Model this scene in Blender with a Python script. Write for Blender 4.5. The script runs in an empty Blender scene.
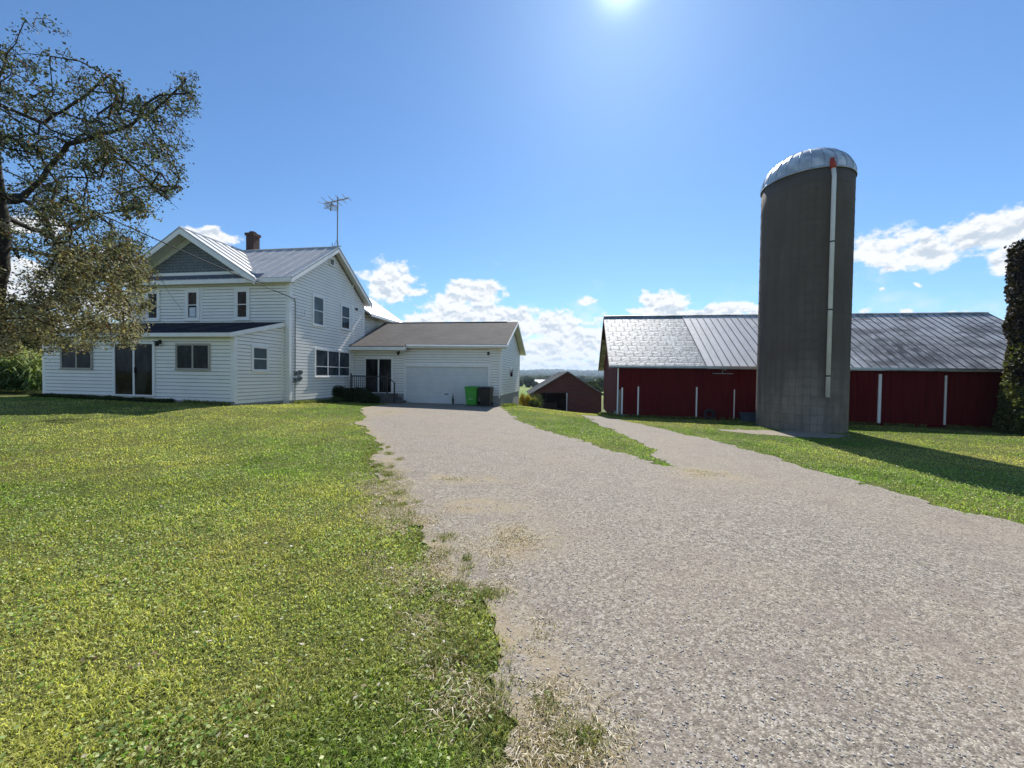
import bpy, math, random
import numpy as np
from mathutils import Vector, Matrix

random.seed(7)
rng = np.random.default_rng(7)
scene = bpy.context.scene
col = scene.collection
PI = math.pi
TH = math.radians(9)            # the farm buildings stand nine degrees off the camera's axis

# ------------------------------------------------------------------ camera
F = 400.0
pitch, roll = math.radians(1.15), math.radians(0.8)
fw = Vector((0, math.cos(pitch), -math.sin(pitch)))
r0 = Vector((1, 0, 0)); u0 = r0.cross(fw)
rt = r0 * math.cos(roll) + u0 * math.sin(roll); up = rt.cross(fw)
cam = bpy.data.cameras.new('camera'); cam.lens = F / 1024 * 36; cam.sensor_width = 36
cam.clip_start = 0.05; cam.clip_end = 30000
camo = bpy.data.objects.new('camera', cam); col.objects.link(camo)
camo.matrix_world = Matrix(((rt.x, up.x, -fw.x, 0), (rt.y, up.y, -fw.y, 0), (rt.z, up.z, -fw.z, 1.6), (0, 0, 0, 1)))
scene.camera = camo

# ------------------------------------------------------------------ helpers
def tag(o, label=None, cat=None, group=None, kind=None):
    if label: o['label'] = label
    if cat: o['category'] = cat
    if group: o['group'] = group
    if kind: o['kind'] = kind
    return o

def thing(name, label, cat, loc=(0, 0, 0), rz=0.0, group=None):
    o = bpy.data.objects.new(name, None); col.objects.link(o)
    o.empty_display_size = .2
    o.location = loc; o.rotation_euler = (0, 0, rz)
    return tag(o, label, cat, group)

def rootz(p):
    z = 0
    while p is not None:
        z += p.location.z; p = p.parent
    return z

def loc2w(O, s, t, z): return (O[0] + s * math.cos(TH) + t * math.sin(TH), O[1] - s * math.sin(TH) + t * math.cos(TH), z)

class MB:
    """collects polygons and links them as one mesh object"""
    def __init__(s): s.v = []; s.f = []; s.alt = []
    def poly(s, pts):
        n = len(s.v); s.v += [tuple(p) for p in pts]; s.f.append(tuple(range(n, n + len(pts)))); return s
    def box(s, x0, x1, y0, y1, z0, z1):
        n = len(s.v)
        s.v += [(x0, y0, z0), (x1, y0, z0), (x1, y1, z0), (x0, y1, z0), (x0, y0, z1), (x1, y0, z1), (x1, y1, z1), (x0, y1, z1)]
        s.f += [tuple(n + i for i in q) for q in ((0, 3, 2, 1), (4, 5, 6, 7), (0, 1, 5, 4), (1, 2, 6, 5), (2, 3, 7, 6), (3, 0, 4, 7))]
        return s
    def hull(s, a, b):
        """two congruent outlines joined: a closed slab"""
        a = [Vector(p) for p in a]; b = [Vector(p) for p in b]; n = len(s.v); k = len(a)
        nr = Vector((0, 0, 0))
        for i in range(k): nr += a[i].cross(a[(i + 1) % k])
        if nr.length < 1e-9:
            for i in range(k): nr -= b[i].cross(b[(i + 1) % k])
        if nr.dot(sum(b, Vector()) - sum(a, Vector())) > 0: a.reverse(); b.reverse()
        s.v += [tuple(p) for p in a] + [tuple(p) for p in b]
        s.f.append(tuple(n + i for i in range(k))); s.f.append(tuple(n + k + i for i in reversed(range(k))))
        for i in range(k):
            j = (i + 1) % k
            s.f.append((n + j, n + i, n + k + i, n + k + j))
        return s
    def slab(s, pts, off):
        return s.hull([Vector(p) for p in pts], [Vector(p) + Vector(off) for p in pts])
    def bar(s, a, b, w, h=None):
        a = Vector(a); b = Vector(b); h = h or w
        d = (b - a).normalized(); r = d.cross(Vector((0, 0, 1)))
        if r.length < 1e-3: r = Vector((1, 0, 0))
        r.normalize(); u = r.cross(d)
        q = [(-1, -1), (1, -1), (1, 1), (-1, 1)]
        return s.hull([a + r * (i * w / 2) + u * (j * h / 2) for i, j in q], [b + r * (i * w / 2) + u * (j * h / 2) for i, j in q])
    def tube(s, pts, r, n=8, caps=True):
        pts = [Vector(p) for p in pts]
        rs = r if isinstance(r, (list, tuple)) else [r] * len(pts)
        base = len(s.v); prev = None
        for i, p in enumerate(pts):
            d = (pts[min(i + 1, len(pts) - 1)] - pts[max(i - 1, 0)]).normalized()
            a = prev if prev is not None else (Vector((0, 0, 1)) if abs(d.z) < .9 else Vector((1, 0, 0)))
            a = (a - d * a.dot(d)).normalized(); prev = a; b = d.cross(a)
            for k in range(n):
                t = 2 * PI * k / n
                s.v.append(tuple(p + a * (math.cos(t) * rs[i]) + b * (math.sin(t) * rs[i])))
        for i in range(len(pts) - 1):
            for k in range(n):
                k2 = (k + 1) % n
                s.f.append((base + i * n + k, base + i * n + k2, base + (i + 1) * n + k2, base + (i + 1) * n + k))
        if caps:
            s.f.append(tuple(base + k for k in reversed(range(n))))
            s.f.append(tuple(base + (len(pts) - 1) * n + k for k in range(n)))
        return s
    def lathe(s, prof, n=48, c=(0, 0)):
        base = len(s.v)
        for (r, z) in prof:
            for k in range(n):
                t = 2 * PI * k / n; s.v.append((c[0] + r * math.cos(t), c[1] + r * math.sin(t), z))
        for i in range(len(prof) - 1):
            for k in range(n):
                k2 = (k + 1) % n
                s.f.append((base + i * n + k, base + i * n + k2, base + (i + 1) * n + k2, base + (i + 1) * n + k))
        return s
    def build(s, name, mat, parent=None, smooth=False, bevel=0, mat2=None):
        me = bpy.data.meshes.new(name)
        z = rootz(parent) if parent else 0
        me.from_pydata([(a, b, c - z) for a, b, c in s.v], [], s.f)
        me.materials.append(mat)
        if mat2:
            me.materials.append(mat2)
            for a, b in s.alt:
                for i in range(a, b): me.polygons[i].material_index = 1
        if smooth: me.shade_smooth()
        o = bpy.data.objects.new(name, me); col.objects.link(o)
        if parent: o.parent = parent
        if bevel:
            m = o.modifiers.new('bevel', 'BEVEL'); m.width = bevel; m.segments = 2; m.limit_method = 'ANGLE'
        return o

def np_mesh(name, verts, faces_flat, sizes, mat, parent=None, colors=None, smooth=False):
    me = bpy.data.meshes.new(name)
    nv = len(verts); nl = len(faces_flat); nf = len(sizes)
    me.vertices.add(nv); me.vertices.foreach_set('co', np.asarray(verts, np.float32).ravel())
    me.loops.add(nl); me.loops.foreach_set('vertex_index', np.asarray(faces_flat, np.int32))
    me.polygons.add(nf)
    st = np.concatenate(([0], np.cumsum(sizes)[:-1])).astype(np.int32)
    me.polygons.foreach_set('loop_start', st)
    me.update(calc_edges=True)
    if colors is not None:
        a = me.color_attributes.new('tint', 'FLOAT_COLOR', 'POINT')
        c = np.ones((nv, 4), np.float32); c[:, :3] = colors
        a.data.foreach_set('color', c.ravel())
    if smooth: me.shade_smooth()
    me.materials.append(mat); me.validate()
    o = bpy.data.objects.new(name, me); col.objects.link(o)
    if parent: o.parent = parent
    return o

def vnoise(x, y, seed=0):
    xi = np.floor(x).astype(np.int64); yi = np.floor(y).astype(np.int64)
    fx = x - xi; fy = y - yi; fx = fx * fx * (3 - 2 * fx); fy = fy * fy * (3 - 2 * fy)
    def h(a, b):
        n = (a * 374761393 + b * 668265263 + seed * 982451653) & 0xffffffff
        n = ((n ^ (n >> 13)) * 1274126177) & 0xffffffff
        return ((n ^ (n >> 16)) & 0xffff) / 65535.0
    return (h(xi, yi) * (1 - fx) + h(xi + 1, yi) * fx) * (1 - fy) + (h(xi, yi + 1) * (1 - fx) + h(xi + 1, yi + 1) * fx) * fy

def fbm(x, y, oct=4, seed=0):
    s = 0; a = .5; t = 0
    for i in range(oct):
        s = s + a * vnoise(x * 2 ** i + 17.3 * i, y * 2 ** i - 9.1 * i, seed + i); t += a; a *= .5
    return s / t

# ------------------------------------------------------------------ materials
class NT:
    def __init__(s, name):
        s.m = bpy.data.materials.new(name); s.m.use_nodes = True; s.t = s.m.node_tree; s.t.nodes.clear()
        s.out = s.n('ShaderNodeOutputMaterial')
    def n(s, ty, **kw):
        o = s.t.nodes.new(ty)
        for k, v in kw.items():
            if k.startswith('i_'): o.inputs[k[2:].replace('_', ' ')].default_value = v
            else: setattr(o, k, v)
        return o
    def l(s, a, b): s.t.links.new(a, b)
    def math(s, op, a, b=None, c=None, clamp=False):
        o = s.n('ShaderNodeMath', operation=op, use_clamp=clamp)
        for i, q in enumerate((a, b, c)):
            if q is None: continue
            if hasattr(q, 'links'): s.l(q, o.inputs[i])
            else: o.inputs[i].default_value = q
        return o.outputs[0]
    def mix(s, f, a, b, mode='MIX'):
        o = s.n('ShaderNodeMix', data_type='RGBA', blend_type=mode)
        for k, q in ((0, f), (6, a), (7, b)):
            if hasattr(q, 'links'): s.l(q, o.inputs[k])
            else: o.inputs[k].default_value = q if k == 0 else (*q, 1)
        return o.outputs[2]
    def ramp(s, f, stops):
        o = s.n('ShaderNodeValToRGB'); e = o.color_ramp.elements
        while len(e) < len(stops): e.new(.5)
        for q, (p, c) in zip(e, stops):
            q.position = p; q.color = (*c, 1) if isinstance(c, tuple) else (c, c, c, 1)
        s.l(f, o.inputs[0]); return o.outputs[0]
    def coord(s, kind='Object', scale=None):
        c = s.n('ShaderNodeTexCoord').outputs[kind]
        if scale is None: return c
        m = s.n('ShaderNodeMapping'); m.inputs['Scale'].default_value = scale
        s.l(c, m.inputs[0]); return m.outputs[0]
    def noise(s, vec, scale, detail=4, rough=.55):
        o = s.n('ShaderNodeTexNoise'); o.inputs['Scale'].default_value = scale
        o.inputs['Detail'].default_value = detail; o.inputs['Roughness'].default_value = rough
        s.l(vec, o.inputs['Vector']); return o.outputs[0]
    def bump(s, h, strength, dist, prev=None):
        o = s.n('ShaderNodeBump'); o.inputs['Strength'].default_value = strength; o.inputs['Distance'].default_value = dist
        s.l(h, o.inputs['Height'])
        if prev: s.l(prev, o.inputs['Normal'])
        return o.outputs[0]
    def pbr(s, colr, rough=.6, metal=0.0, normal=None, spec=.5):
        b = s.n('ShaderNodeBsdfPrincipled')
        for k, q in (('Base Color', colr), ('Roughness', rough), ('Metallic', metal), ('Specular IOR Level', spec)):
            if hasattr(q, 'links'): s.l(q, b.inputs[k])
            else: b.inputs[k].default_value = (*q, 1) if isinstance(q, tuple) else q
        if normal: s.l(normal, b.inputs['Normal'])
        s.l(b.outputs[0], s.out.inputs[0]); return s.m

def simple(name, c1, c2, scale=3, rough=.6, metal=0, bump=.0, bscale=30, bdist=.01, kind='Object', vs=None, spec=.5):
    m = NT(name); co = m.coord(kind, vs)
    c = m.mix(m.ramp(m.noise(co, scale, 6, .6), [(.35, 0.), (.65, 1.)]), c1, c2)
    nm = m.bump(m.noise(co, bscale, 4), bump, bdist) if bump else None
    return m.pbr(c, rough, metal, nm, spec)

M = {}
M['siding'] = simple('white_siding', (.92, .90, .84), (.86, .84, .78), 1.3, .45, bump=.15, bscale=60, bdist=.003)
M['tan_trim'] = simple('tan_window_frame', (.42, .39, .33), (.34, .31, .26), 3, .5)
M['trim'] = simple('white_trim', (.90, .88, .84), (.82, .80, .76), 3, .4)
M['soffit'] = simple('soffit', (.72, .72, .68), (.66, .66, .62), 4, .5)
M['lap_shade'] = simple('painted_lap_shade', (.34, .33, .30), (.46, .44, .40), 2, .9)  # shadow line under each lap, put into the colour of the gap
M['foundation'] = simple('foundation', (.26, .25, .23), (.36, .35, .32), 4, .9, bump=.4, bscale=40)
M['slate_siding'] = None
M['red_dark'] = simple('shade_dark_boards', (.030, .006, .006), (.045, .012, .010), 5, .8)  # barn soffit coloured dark for the shade under the overhang
M['red_trim'] = simple('dark_red_trim', (.10, .012, .012), (.14, .02, .018), 5, .6)
M['galv'] = simple('galvanised', (.55, .56, .57), (.42, .43, .44), 4, .38, .8)
M['iron'] = simple('dark_iron', (.02, .02, .022), (.035, .033, .03), 10, .5, .3)
M['copper_red'] = simple('red_paint', (.45, .05, .02), (.3, .04, .02), 10, .5)
M['white_pipe'] = simple('white_pipe', (.78, .78, .77), (.66, .65, .62), 2, .4)
M['door_white'] = simple('garage_door_white', (.70, .70, .68), (.62, .63, .62), 2, .4)
M['wood_grey'] = simple('grey_wood', (.22, .19, .16), (.14, .12, .10), 8, .8, vs=(6, 6, 1))
M['bark'] = simple('bark', (.020, .016, .013), (.045, .036, .028), 12, .9, bump=.6, bscale=50)
M['dark_inside'] = simple('dark_interior', (.012, .01, .01), (.02, .018, .016), 5, .9)
M['green_bin'] = simple('green_plastic', (.05, .36, .03), (.04, .30, .03), 5, .4, bump=.1)
M['brown_bin'] = simple('dark_plastic', (.008, .006, .006), (.012, .010, .009), 5, .45, bump=.1)
M['rubber'] = simple('rubber', (.015, .015, .015), (.03, .03, .03), 5, .8)
M['grey_metal'] = simple('grey_metal', (.35, .36, .37), (.28, .29, .30), 6, .45, .5)
M['paper'] = simple('white_sheet', (.7, .75, .76), (.62, .68, .7), 6, .7)
M['deck'] = simple('porch_concrete', (.12, .11, .10), (.08, .075, .07), 5, .85, bump=.3)
M['blue_plastic'] = simple('blue_grey_plastic', (.08, .12, .16), (.06, .09, .12), 5, .6)

def glass(name='window_glass', tint=(.003, .004, .005)):
    m = NT(name); co = m.coord()
    nm = m.bump(m.noise(co, 1.7, 2), .12, .02)
    tint = m.mix(m.ramp(m.noise(m.coord('Object', (1.6, 1.6, .7)), 1.5, 3), [(.45, 0.), (.62, 1.)]), tint, tuple(q * 1.3 + .022 for q in tint))
    return m.pbr(tint, .03, 0, nm, .12)
M['glass'] = glass()
M['sky_glass'] = glass('sky_tinted_glass', (.035, .045, .055))  # reflected sky is put into the paler blue tint
M['curtain_glass'] = glass('curtained_glass', (.10, .12, .13))

def mat_shingle():
    m = NT('grey_shingle_siding'); co = m.coord('Object', (1, 1, 1))
    b = m.n('ShaderNodeTexBrick'); b.offset = .5
    mp = m.n('ShaderNodeMapping'); mp.inputs['Rotation'].default_value = (PI / 2, 0, 0); m.l(m.n('ShaderNodeTexCoord').outputs['Object'], mp.inputs[0])
    m.l(mp.outputs[0], b.inputs['Vector'])
    for k, v in (('Scale', 1), ('Mortar Size', .012), ('Brick Width', .16), ('Row Height', .14)): b.inputs[k].default_value = v
    b.inputs['Color1'].default_value = (.13, .15, .17, 1); b.inputs['Color2'].default_value = (.18, .20, .22, 1); b.inputs['Mortar'].default_value = (.05, .055, .06, 1)
    return m.pbr(b.outputs[0], .7, 0, m.bump(b.outputs[1], -.6, .02))
M['slate_siding'] = mat_shingle()

def mat_asphalt_shingle():
    m = NT('brown_asphalt_shingles'); co = m.coord('Object', (1, 1, 1))
    b = m.n('ShaderNodeTexBrick'); b.offset = .5; m.l(co, b.inputs['Vector'])
    for k, v in (('Scale', 1), ('Mortar Size', .008), ('Brick Width', .32), ('Row Height', .14)): b.inputs[k].default_value = v
    b.inputs['Color1'].default_value = (.085, .078, .070, 1); b.inputs['Color2'].default_value = (.17, .158, .145, 1); b.inputs['Mortar'].default_value = (.025, .02, .018, 1)
    n = m.noise(co, 45, 3)
    c = m.mix(m.ramp(n, [(.3, 0.), (.7, 1.)]), b.outputs[0], (.17, .15, .13))
    c = m.mix(m.ramp(m.noise(co, .8, 4), [(.35, 0.), (.7, .5)]), c, (.085, .078, .07))
    return m.pbr(c, .9, 0, m.bump(n, .5, .01), .2)
M['asphalt_shingle'] = mat_asphalt_shingle()

def mat_metal_roof(name, a, b, stain, rough=.4, st=(.55, .8), metal=.75, patch=None):
    m = NT(name); co = m.coord()
    n = m.noise(m.coord('Object', (1.6, .5, .5)), 1.3, 7, .7)
    st1 = m.noise(m.coord('Object', (.5, 1.2, 1.2)), .9, 6, .65)
    c = m.mix(m.ramp(n, [(.3, 0.), (.7, 1.)]), a, b)
    c = m.mix(m.ramp(st1, [(st[0], 0.), (st[1], 1.)]), c, stain)
    if patch:       # one big lichen-dark weathered area low on the roof
        vm = m.n('ShaderNodeVectorMath', operation='MULTIPLY_ADD'); m.l(co, vm.inputs[0]); (pc_, pr_) = patch
        vm.inputs[1].default_value = tuple(1 / q for q in pr_); vm.inputs[2].default_value = tuple(-p / q for p, q in zip(pc_, pr_))
        ln = m.n('ShaderNodeVectorMath', operation='LENGTH'); m.l(vm.outputs[0], ln.inputs[0])
        f = m.math('SUBTRACT', 1.15, ln.outputs['Value'], clamp=True)
        f = m.math('MULTIPLY', f, m.ramp(m.noise(m.coord('Object', (2.2, .9, .9)), 1.6, 6, .7), [(.36, 0.), (.56, 1.)]))
        c = m.mix(f, c, (.07, .068, .065))
    r = m.math('ADD', m.math('MULTIPLY', n, .25), rough - .1)
    return m.pbr(c, r, metal, m.bump(m.noise(co, 3, 3), .25, .03))
M['roof_metal'] = mat_metal_roof('grey_standing_seam', (.52, .515, .50), (.40, .40, .39), (.20, .19, .18), .55, (.55, .8), .15)
M['roof_white'] = mat_metal_roof('pale_standing_seam', (.66, .66, .64), (.55, .55, .54), (.4, .38, .35), .4, (.62, .9), .35)  # on the house: glare on the side slopes put into a paler colour
M['roof_navy'] = simple('dark_blue_roofing', (.010, .012, .024), (.018, .020, .034), 2, .8, spec=.12)
M['pent'] = mat_metal_roof('blue_grey_roofing', (.09, .11, .17), (.13, .15, .2), (.05, .06, .08), .4, (.6, .9), .4)
M['barn_metal'] = mat_metal_roof('barn_grey_metal', (.70, .70, .68), (.36, .36, .36), (.19, .185, .18), .5, (.47, .60), .15, ((14.8, 1.2, 3.7), (3.6, 1.9, 9)))
M['barn_light'] = mat_metal_roof('barn_pale_metal', (.55, .56, .57), (.38, .39, .40), (.26, .25, .24), .5, (.6, .8), .15)

M['seam'] = simple('painted_seam_glint', (.80, .80, .79), (.60, .61, .61), 3, .45, .2)  # ribs coloured brighter to imitate the light they catch
M['seam_grey'] = simple('grey_seam', (.40, .40, .39), (.32, .32, .32), 3, .5, .2)
M['seam_dark'] = simple('dark_seam', (.17, .18, .19), (.11, .115, .12), 3, .6, .2)

def mat_tin():
    m = NT('stamped_tin_shingles')
    mp = m.n('ShaderNodeMapping'); mp.inputs['Rotation'].default_value = (0, 0, 0); m.l(m.n('ShaderNodeTexCoord').outputs['Object'], mp.inputs[0])
    b = m.n('ShaderNodeTexBrick'); b.offset = .5; m.l(mp.outputs[0], b.inputs['Vector'])
    for k, v in (('Scale', 1), ('Mortar Size', .035), ('Mortar Smooth', .6), ('Brick Width', .50), ('Row Height', .52)): b.inputs[k].default_value = v
    b.inputs['Color1'].default_value = (.14, .17, .195, 1); b.inputs['Color2'].default_value = (.27, .32, .355, 1); b.inputs['Mortar'].default_value = (.12, .15, .17, 1)
    co = m.coord()
    c = m.mix(m.ramp(m.noise(co, 2.4, 5, .6), [(.44, 0.), (.56, .85)]), b.outputs[0], (.14, .175, .20))
    h = m.math('ADD', m.math('MULTIPLY', b.outputs[1], -1), m.math('MULTIPLY', m.noise(co, 5, 3), 1.2))
    return m.pbr(c, .6, .1, m.bump(h, .5, .04))
M['tin'] = mat_tin()
M['shed_roof'] = simple('shed_grey_roof', (.20, .20, .20), (.13, .13, .13), 2, .8)

def mat_barn():
    m = NT('barn_red_boards'); co = m.coord('Object', (5, 5, .35))
    n = m.noise(co, 1.5, 5, .6)
    c = m.mix(m.ramp(n, [(.3, 0.), (.75, 1.)]), (.082, .005, .007), (.135, .012, .012))
    w = m.noise(m.coord('Object', (1, 1, .5)), 1.2, 5, .7)
    c = m.mix(m.ramp(w, [(.62, 0.), (.85, .5)]), c, (.10, .03, .028))
    return m.pbr(c, .75, 0, m.bump(n, .3, .01), .12)
M['barn'] = mat_barn()
def mat_shed():
    m = NT('weathered_maroon_boards')
    n = m.noise(m.coord('Object', (.6, .6, 9)), 1.5, 5, .6)
    c = m.mix(m.ramp(n, [(.3, 0.), (.7, 1.)]), (.075, .025, .026), (.13, .055, .052))
    return m.pbr(c, .85, 0, m.bump(n, .4, .02), .2)
M['shed'] = mat_shed()

def mat_brick():
    m = NT('chimney_brick')
    mp = m.n('ShaderNodeMapping'); mp.inputs['Rotation'].default_value = (PI / 2, 0, 0); m.l(m.n('ShaderNodeTexCoord').outputs['Object'], mp.inputs[0])
    b = m.n('ShaderNodeTexBrick'); m.l(mp.outputs[0], b.inputs['Vector'])
    for k, v in (('Scale', 1), ('Mortar Size', .01), ('Brick Width', .21), ('Row Height', .075)): b.inputs[k].default_value = v
    b.inputs['Color1'].default_value = (.085, .030, .022, 1); b.inputs['Color2'].default_value = (.045, .02, .016, 1); b.inputs['Mortar'].default_value = (.07, .06, .055, 1)
    return m.pbr(b.outputs[0], .85, 0, m.bump(b.outputs[1], -.5, .01))
M['brick'] = mat_brick()

def mat_stave(R):
    m = NT('concrete_staves')
    g = m.n('ShaderNodeSeparateXYZ'); tc = m.coord(); m.l(tc, g.inputs[0])
    ang = m.math('MULTIPLY', m.math('ARCTAN2', g.outputs[0], g.outputs[1]), R)
    cb = m.n('ShaderNodeCombineXYZ'); m.l(g.outputs[2], cb.inputs[0]); m.l(ang, cb.inputs[1])
    b = m.n('ShaderNodeTexBrick'); b.offset = .5; m.l(cb.outputs[0], b.inputs['Vector'])
    for k, v in (('Scale', 1), ('Mortar Size', .008), ('Mortar Smooth', .3), ('Brick Width', .76), ('Row Height', .254)): b.inputs[k].default_value = v
    b.inputs['Color1'].default_value = (.255, .215, .175, 1); b.inputs['Color2'].default_value = (.295, .25, .205, 1); b.inputs['Mortar'].default_value = (.17, .15, .13, 1)
    cs = m.n('ShaderNodeCombineXYZ'); m.l(ang, cs.inputs[0]); m.l(m.math('MULTIPLY', g.outputs[2], .10), cs.inputs[1])
    streak = m.noise(cs.outputs[0], 2.6, 6, .65)
    c = m.mix(m.ramp(streak, [(.44, 0.), (.70, .65)]), b.outputs[0], (.075, .064, .056))
    blot = m.noise(tc, .55, 6, .7)
    c = m.mix(m.ramp(blot, [(.42, .0), (.7, .6)]), c, (.105, .082, .066))
    # the lowest metres are newer, paler concrete, the shaft above is stained
    low = m.math('ADD', g.outputs[2], m.math('MULTIPLY', m.noise(tc, 1.0, 4), 1.6))
    c = m.mix(m.ramp(m.math('DIVIDE', low, 10), [(.18, .0), (.42, .75)]), c, (.095, .077, .065))
    return m.pbr(c, .9, 0, m.bump(m.math('ADD', m.math('MULTIPLY', b.outputs[1], -1), m.math('MULTIPLY', m.noise(tc, 14, 4), .6)), .5, .02), .25)

def mat_dome():
    m = NT('galvanised_dome'); tc = m.coord()
    n = m.noise(tc, 1.8, 6, .65)
    c = m.mix(m.ramp(n, [(.42, 0.), (.58, 1.)]), (.74, .75, .74), (.46, .49, .49))
    c = m.mix(m.ramp(m.noise(tc, 1.1, 5, .7), [(.55, 0.), (.7, .8)]), c, (.22, .30, .29))
    return m.pbr(c, .45, .45, m.bump(m.noise(tc, 3, 4), .4, .04))

def mat_leaf(name='leaves', trans=.45, rough=.5, attr=True, base=(.08, .12, .03), gloss=.25):
    m = NT(name)
    if attr:
        a = m.n('ShaderNodeAttribute', attribute_name='tint').outputs[0]
    else:
        a = m.mix(.5, base, base)
    d = m.n('ShaderNodeBsdfDiffuse'); t = m.n('ShaderNodeBsdfTranslucent'); g = m.n('ShaderNodeBsdfGlossy'); g.inputs['Roughness'].default_value = rough
    g.inputs['Color'].default_value = (.9, .9, .9, 1)
    m.l(a, d.inputs[0])
    tcol = m.mix(1.0, a, (1.12, 1.18, .62), 'MULTIPLY'); m.l(tcol, t.inputs[0])
    x = m.n('ShaderNodeMixShader'); x.inputs[0].default_value = trans; m.l(d.outputs[0], x.inputs[1]); m.l(t.outputs[0], x.inputs[2])
    fr = m.n('ShaderNodeFresnel'); fr.inputs[0].default_value = 1.4
    y = m.n('ShaderNodeMixShader'); m.l(m.math('MULTIPLY', fr.outputs[0], gloss * 4, clamp=True), y.inputs[0])
    m.l(x.outputs[0], y.inputs[1]); m.l(g.outputs[0], y.inputs[2]); m.l(y.outputs[0], m.out.inputs[0])
    return m.m
M['leaf'] = mat_leaf('leaf_green', .35, .6, gloss=.012)
M['grass'] = mat_leaf('grass_blade', .5, .6, gloss=.012)
M['straw'] = mat_leaf('dry_straw', .3, .7, gloss=.05)

def mat_lawn():
    m = NT('lawn_soil_and_turf'); co = m.coord()
    n1 = m.noise(co, .28, 5, .6); n2 = m.noise(co, 9, 6, .7); n3 = m.noise(co, 42, 3, .7)
    c = m.mix(m.ramp(n1, [(.38, 0.), (.62, 1.)]), (.11, .165, .025), (.22, .22, .055))
    c = m.mix(m.ramp(n2, [(.35, .0), (.68, .55)]), c, (.17, .15, .075))
    c = m.mix(m.ramp(n3, [(.40, .65), (.56, 0.)]), c, (.035, .050, .014))
    h = m.math('ADD', m.math('MULTIPLY', n3, 1.0), n2)
    return m.pbr(c, .9, 0, m.bump(h, .9, .06), .15)
M['lawn'] = mat_lawn()

def mat_gravel():
    m = NT('worn_chip_gravel'); co = m.coord()
    v = m.n('ShaderNodeTexVoronoi'); v.inputs['Scale'].default_value = 120; m.l(co, v.inputs['Vector'])
    v2 = m.n('ShaderNodeTexVoronoi'); v2.inputs['Scale'].default_value = 62; m.l(co, v2.inputs['Vector'])
    sp = m.n('ShaderNodeSeparateColor'); m.l(v.outputs['Color'], sp.inputs[0])
    sp2 = m.n('ShaderNodeSeparateColor'); m.l(v2.outputs['Color'], sp2.inputs[0])
    c = m.ramp(sp.outputs[0], [(0., (.13, .113, .090)), (.25, (.205, .180, .145)), (.6, (.285, .252, .202)), (.85, (.38, .336, .265)), (1., (.58, .53, .43))])
    c = m.mix(m.ramp(sp2.outputs[1], [(.82, 0.), (.9, .6)]), c, (.46, .43, .38))
    c = m.mix(m.ramp(sp2.outputs[2], [(.92, 0.), (.97, .5)]), c, (.15, .13, .115))
    gr = m.noise(co, 26, 4, .75)
    c = m.mix(m.ramp(gr, [(.40, .62), (.52, 0.)]), c, (.085, .072, .064))
    c = m.mix(m.ramp(gr, [(.56, 0.), (.68, .45)]), c, (.44, .39, .32))
    big = m.noise(co, .35, 5, .6)
    c = m.mix(m.ramp(big, [(.42, 0.), (.62, .32)]), c, (.31, .26, .19))
    med = m.noise(co, 2.1, 5, .65)
    c = m.mix(m.ramp(med, [(.50, 0.), (.68, .45)]), c, (.20, .165, .14))
    e = m.n('ShaderNodeAttribute', attribute_name='tint')
    se = m.n('ShaderNodeSeparateColor'); m.l(e.outputs[0], se.inputs[0])
    f = m.math('MULTIPLY', m.ramp(m.noise(co, 2.6, 6, .7), [(.40, 0.), (.60, 1.)]), se.outputs[0])
    c = m.mix(f, c, (.33, .265, .17))
    h = m.math('ADD', m.math('MULTIPLY', v.outputs['Distance'], -1.1), m.math('MULTIPLY', m.noise(co, 120, 2), .3))
    h = m.math('ADD', h, m.math('MULTIPLY', sp2.outputs[0], .25))
    return m.pbr(c, .88, 0, m.bump(h, .42, .007), .12)
M['gravel'] = mat_gravel()

def mat_fields():
    m = NT('field_patchwork'); co = m.coord()
    mp = m.n('ShaderNodeMapping'); mp.inputs['Scale'].default_value = (.0035, .0075, 1); m.l(co, mp.inputs[0])
    v = m.n('ShaderNodeTexVoronoi'); v.inputs['Scale'].default_value = 1; m.l(mp.outputs[0], v.inputs['Vector'])
    sp = m.n('ShaderNodeSeparateColor'); m.l(v.outputs['Color'], sp.inputs[0])
    c = m.ramp(sp.outputs[0], [(0., (.14, .24, .04)), (.35, (.20, .26, .06)), (.6, (.27, .27, .09)), (.8, (.12, .19, .04)), (1., (.28, .24, .12))])
    c = m.mix(m.ramp(m.noise(co, .05, 5), [(.35, 0.), (.7, .5)]), c, (.08, .12, .03))
    return m.pbr(c, .95, 0, None, .1)
M['fields'] = mat_fields()
def mat_hills():
    m = NT('wooded_hills'); co = m.coord()
    n = m.noise(co, .012, 6, .7)
    c = m.mix(m.ramp(n, [(.4, 0.), (.6, 1.)]), (.025, .055, .022), (.06, .10, .045))
    return m.pbr(c, .95, 0, m.bump(n, 1., 20), .1)
M['hills'] = mat_hills()

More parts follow.
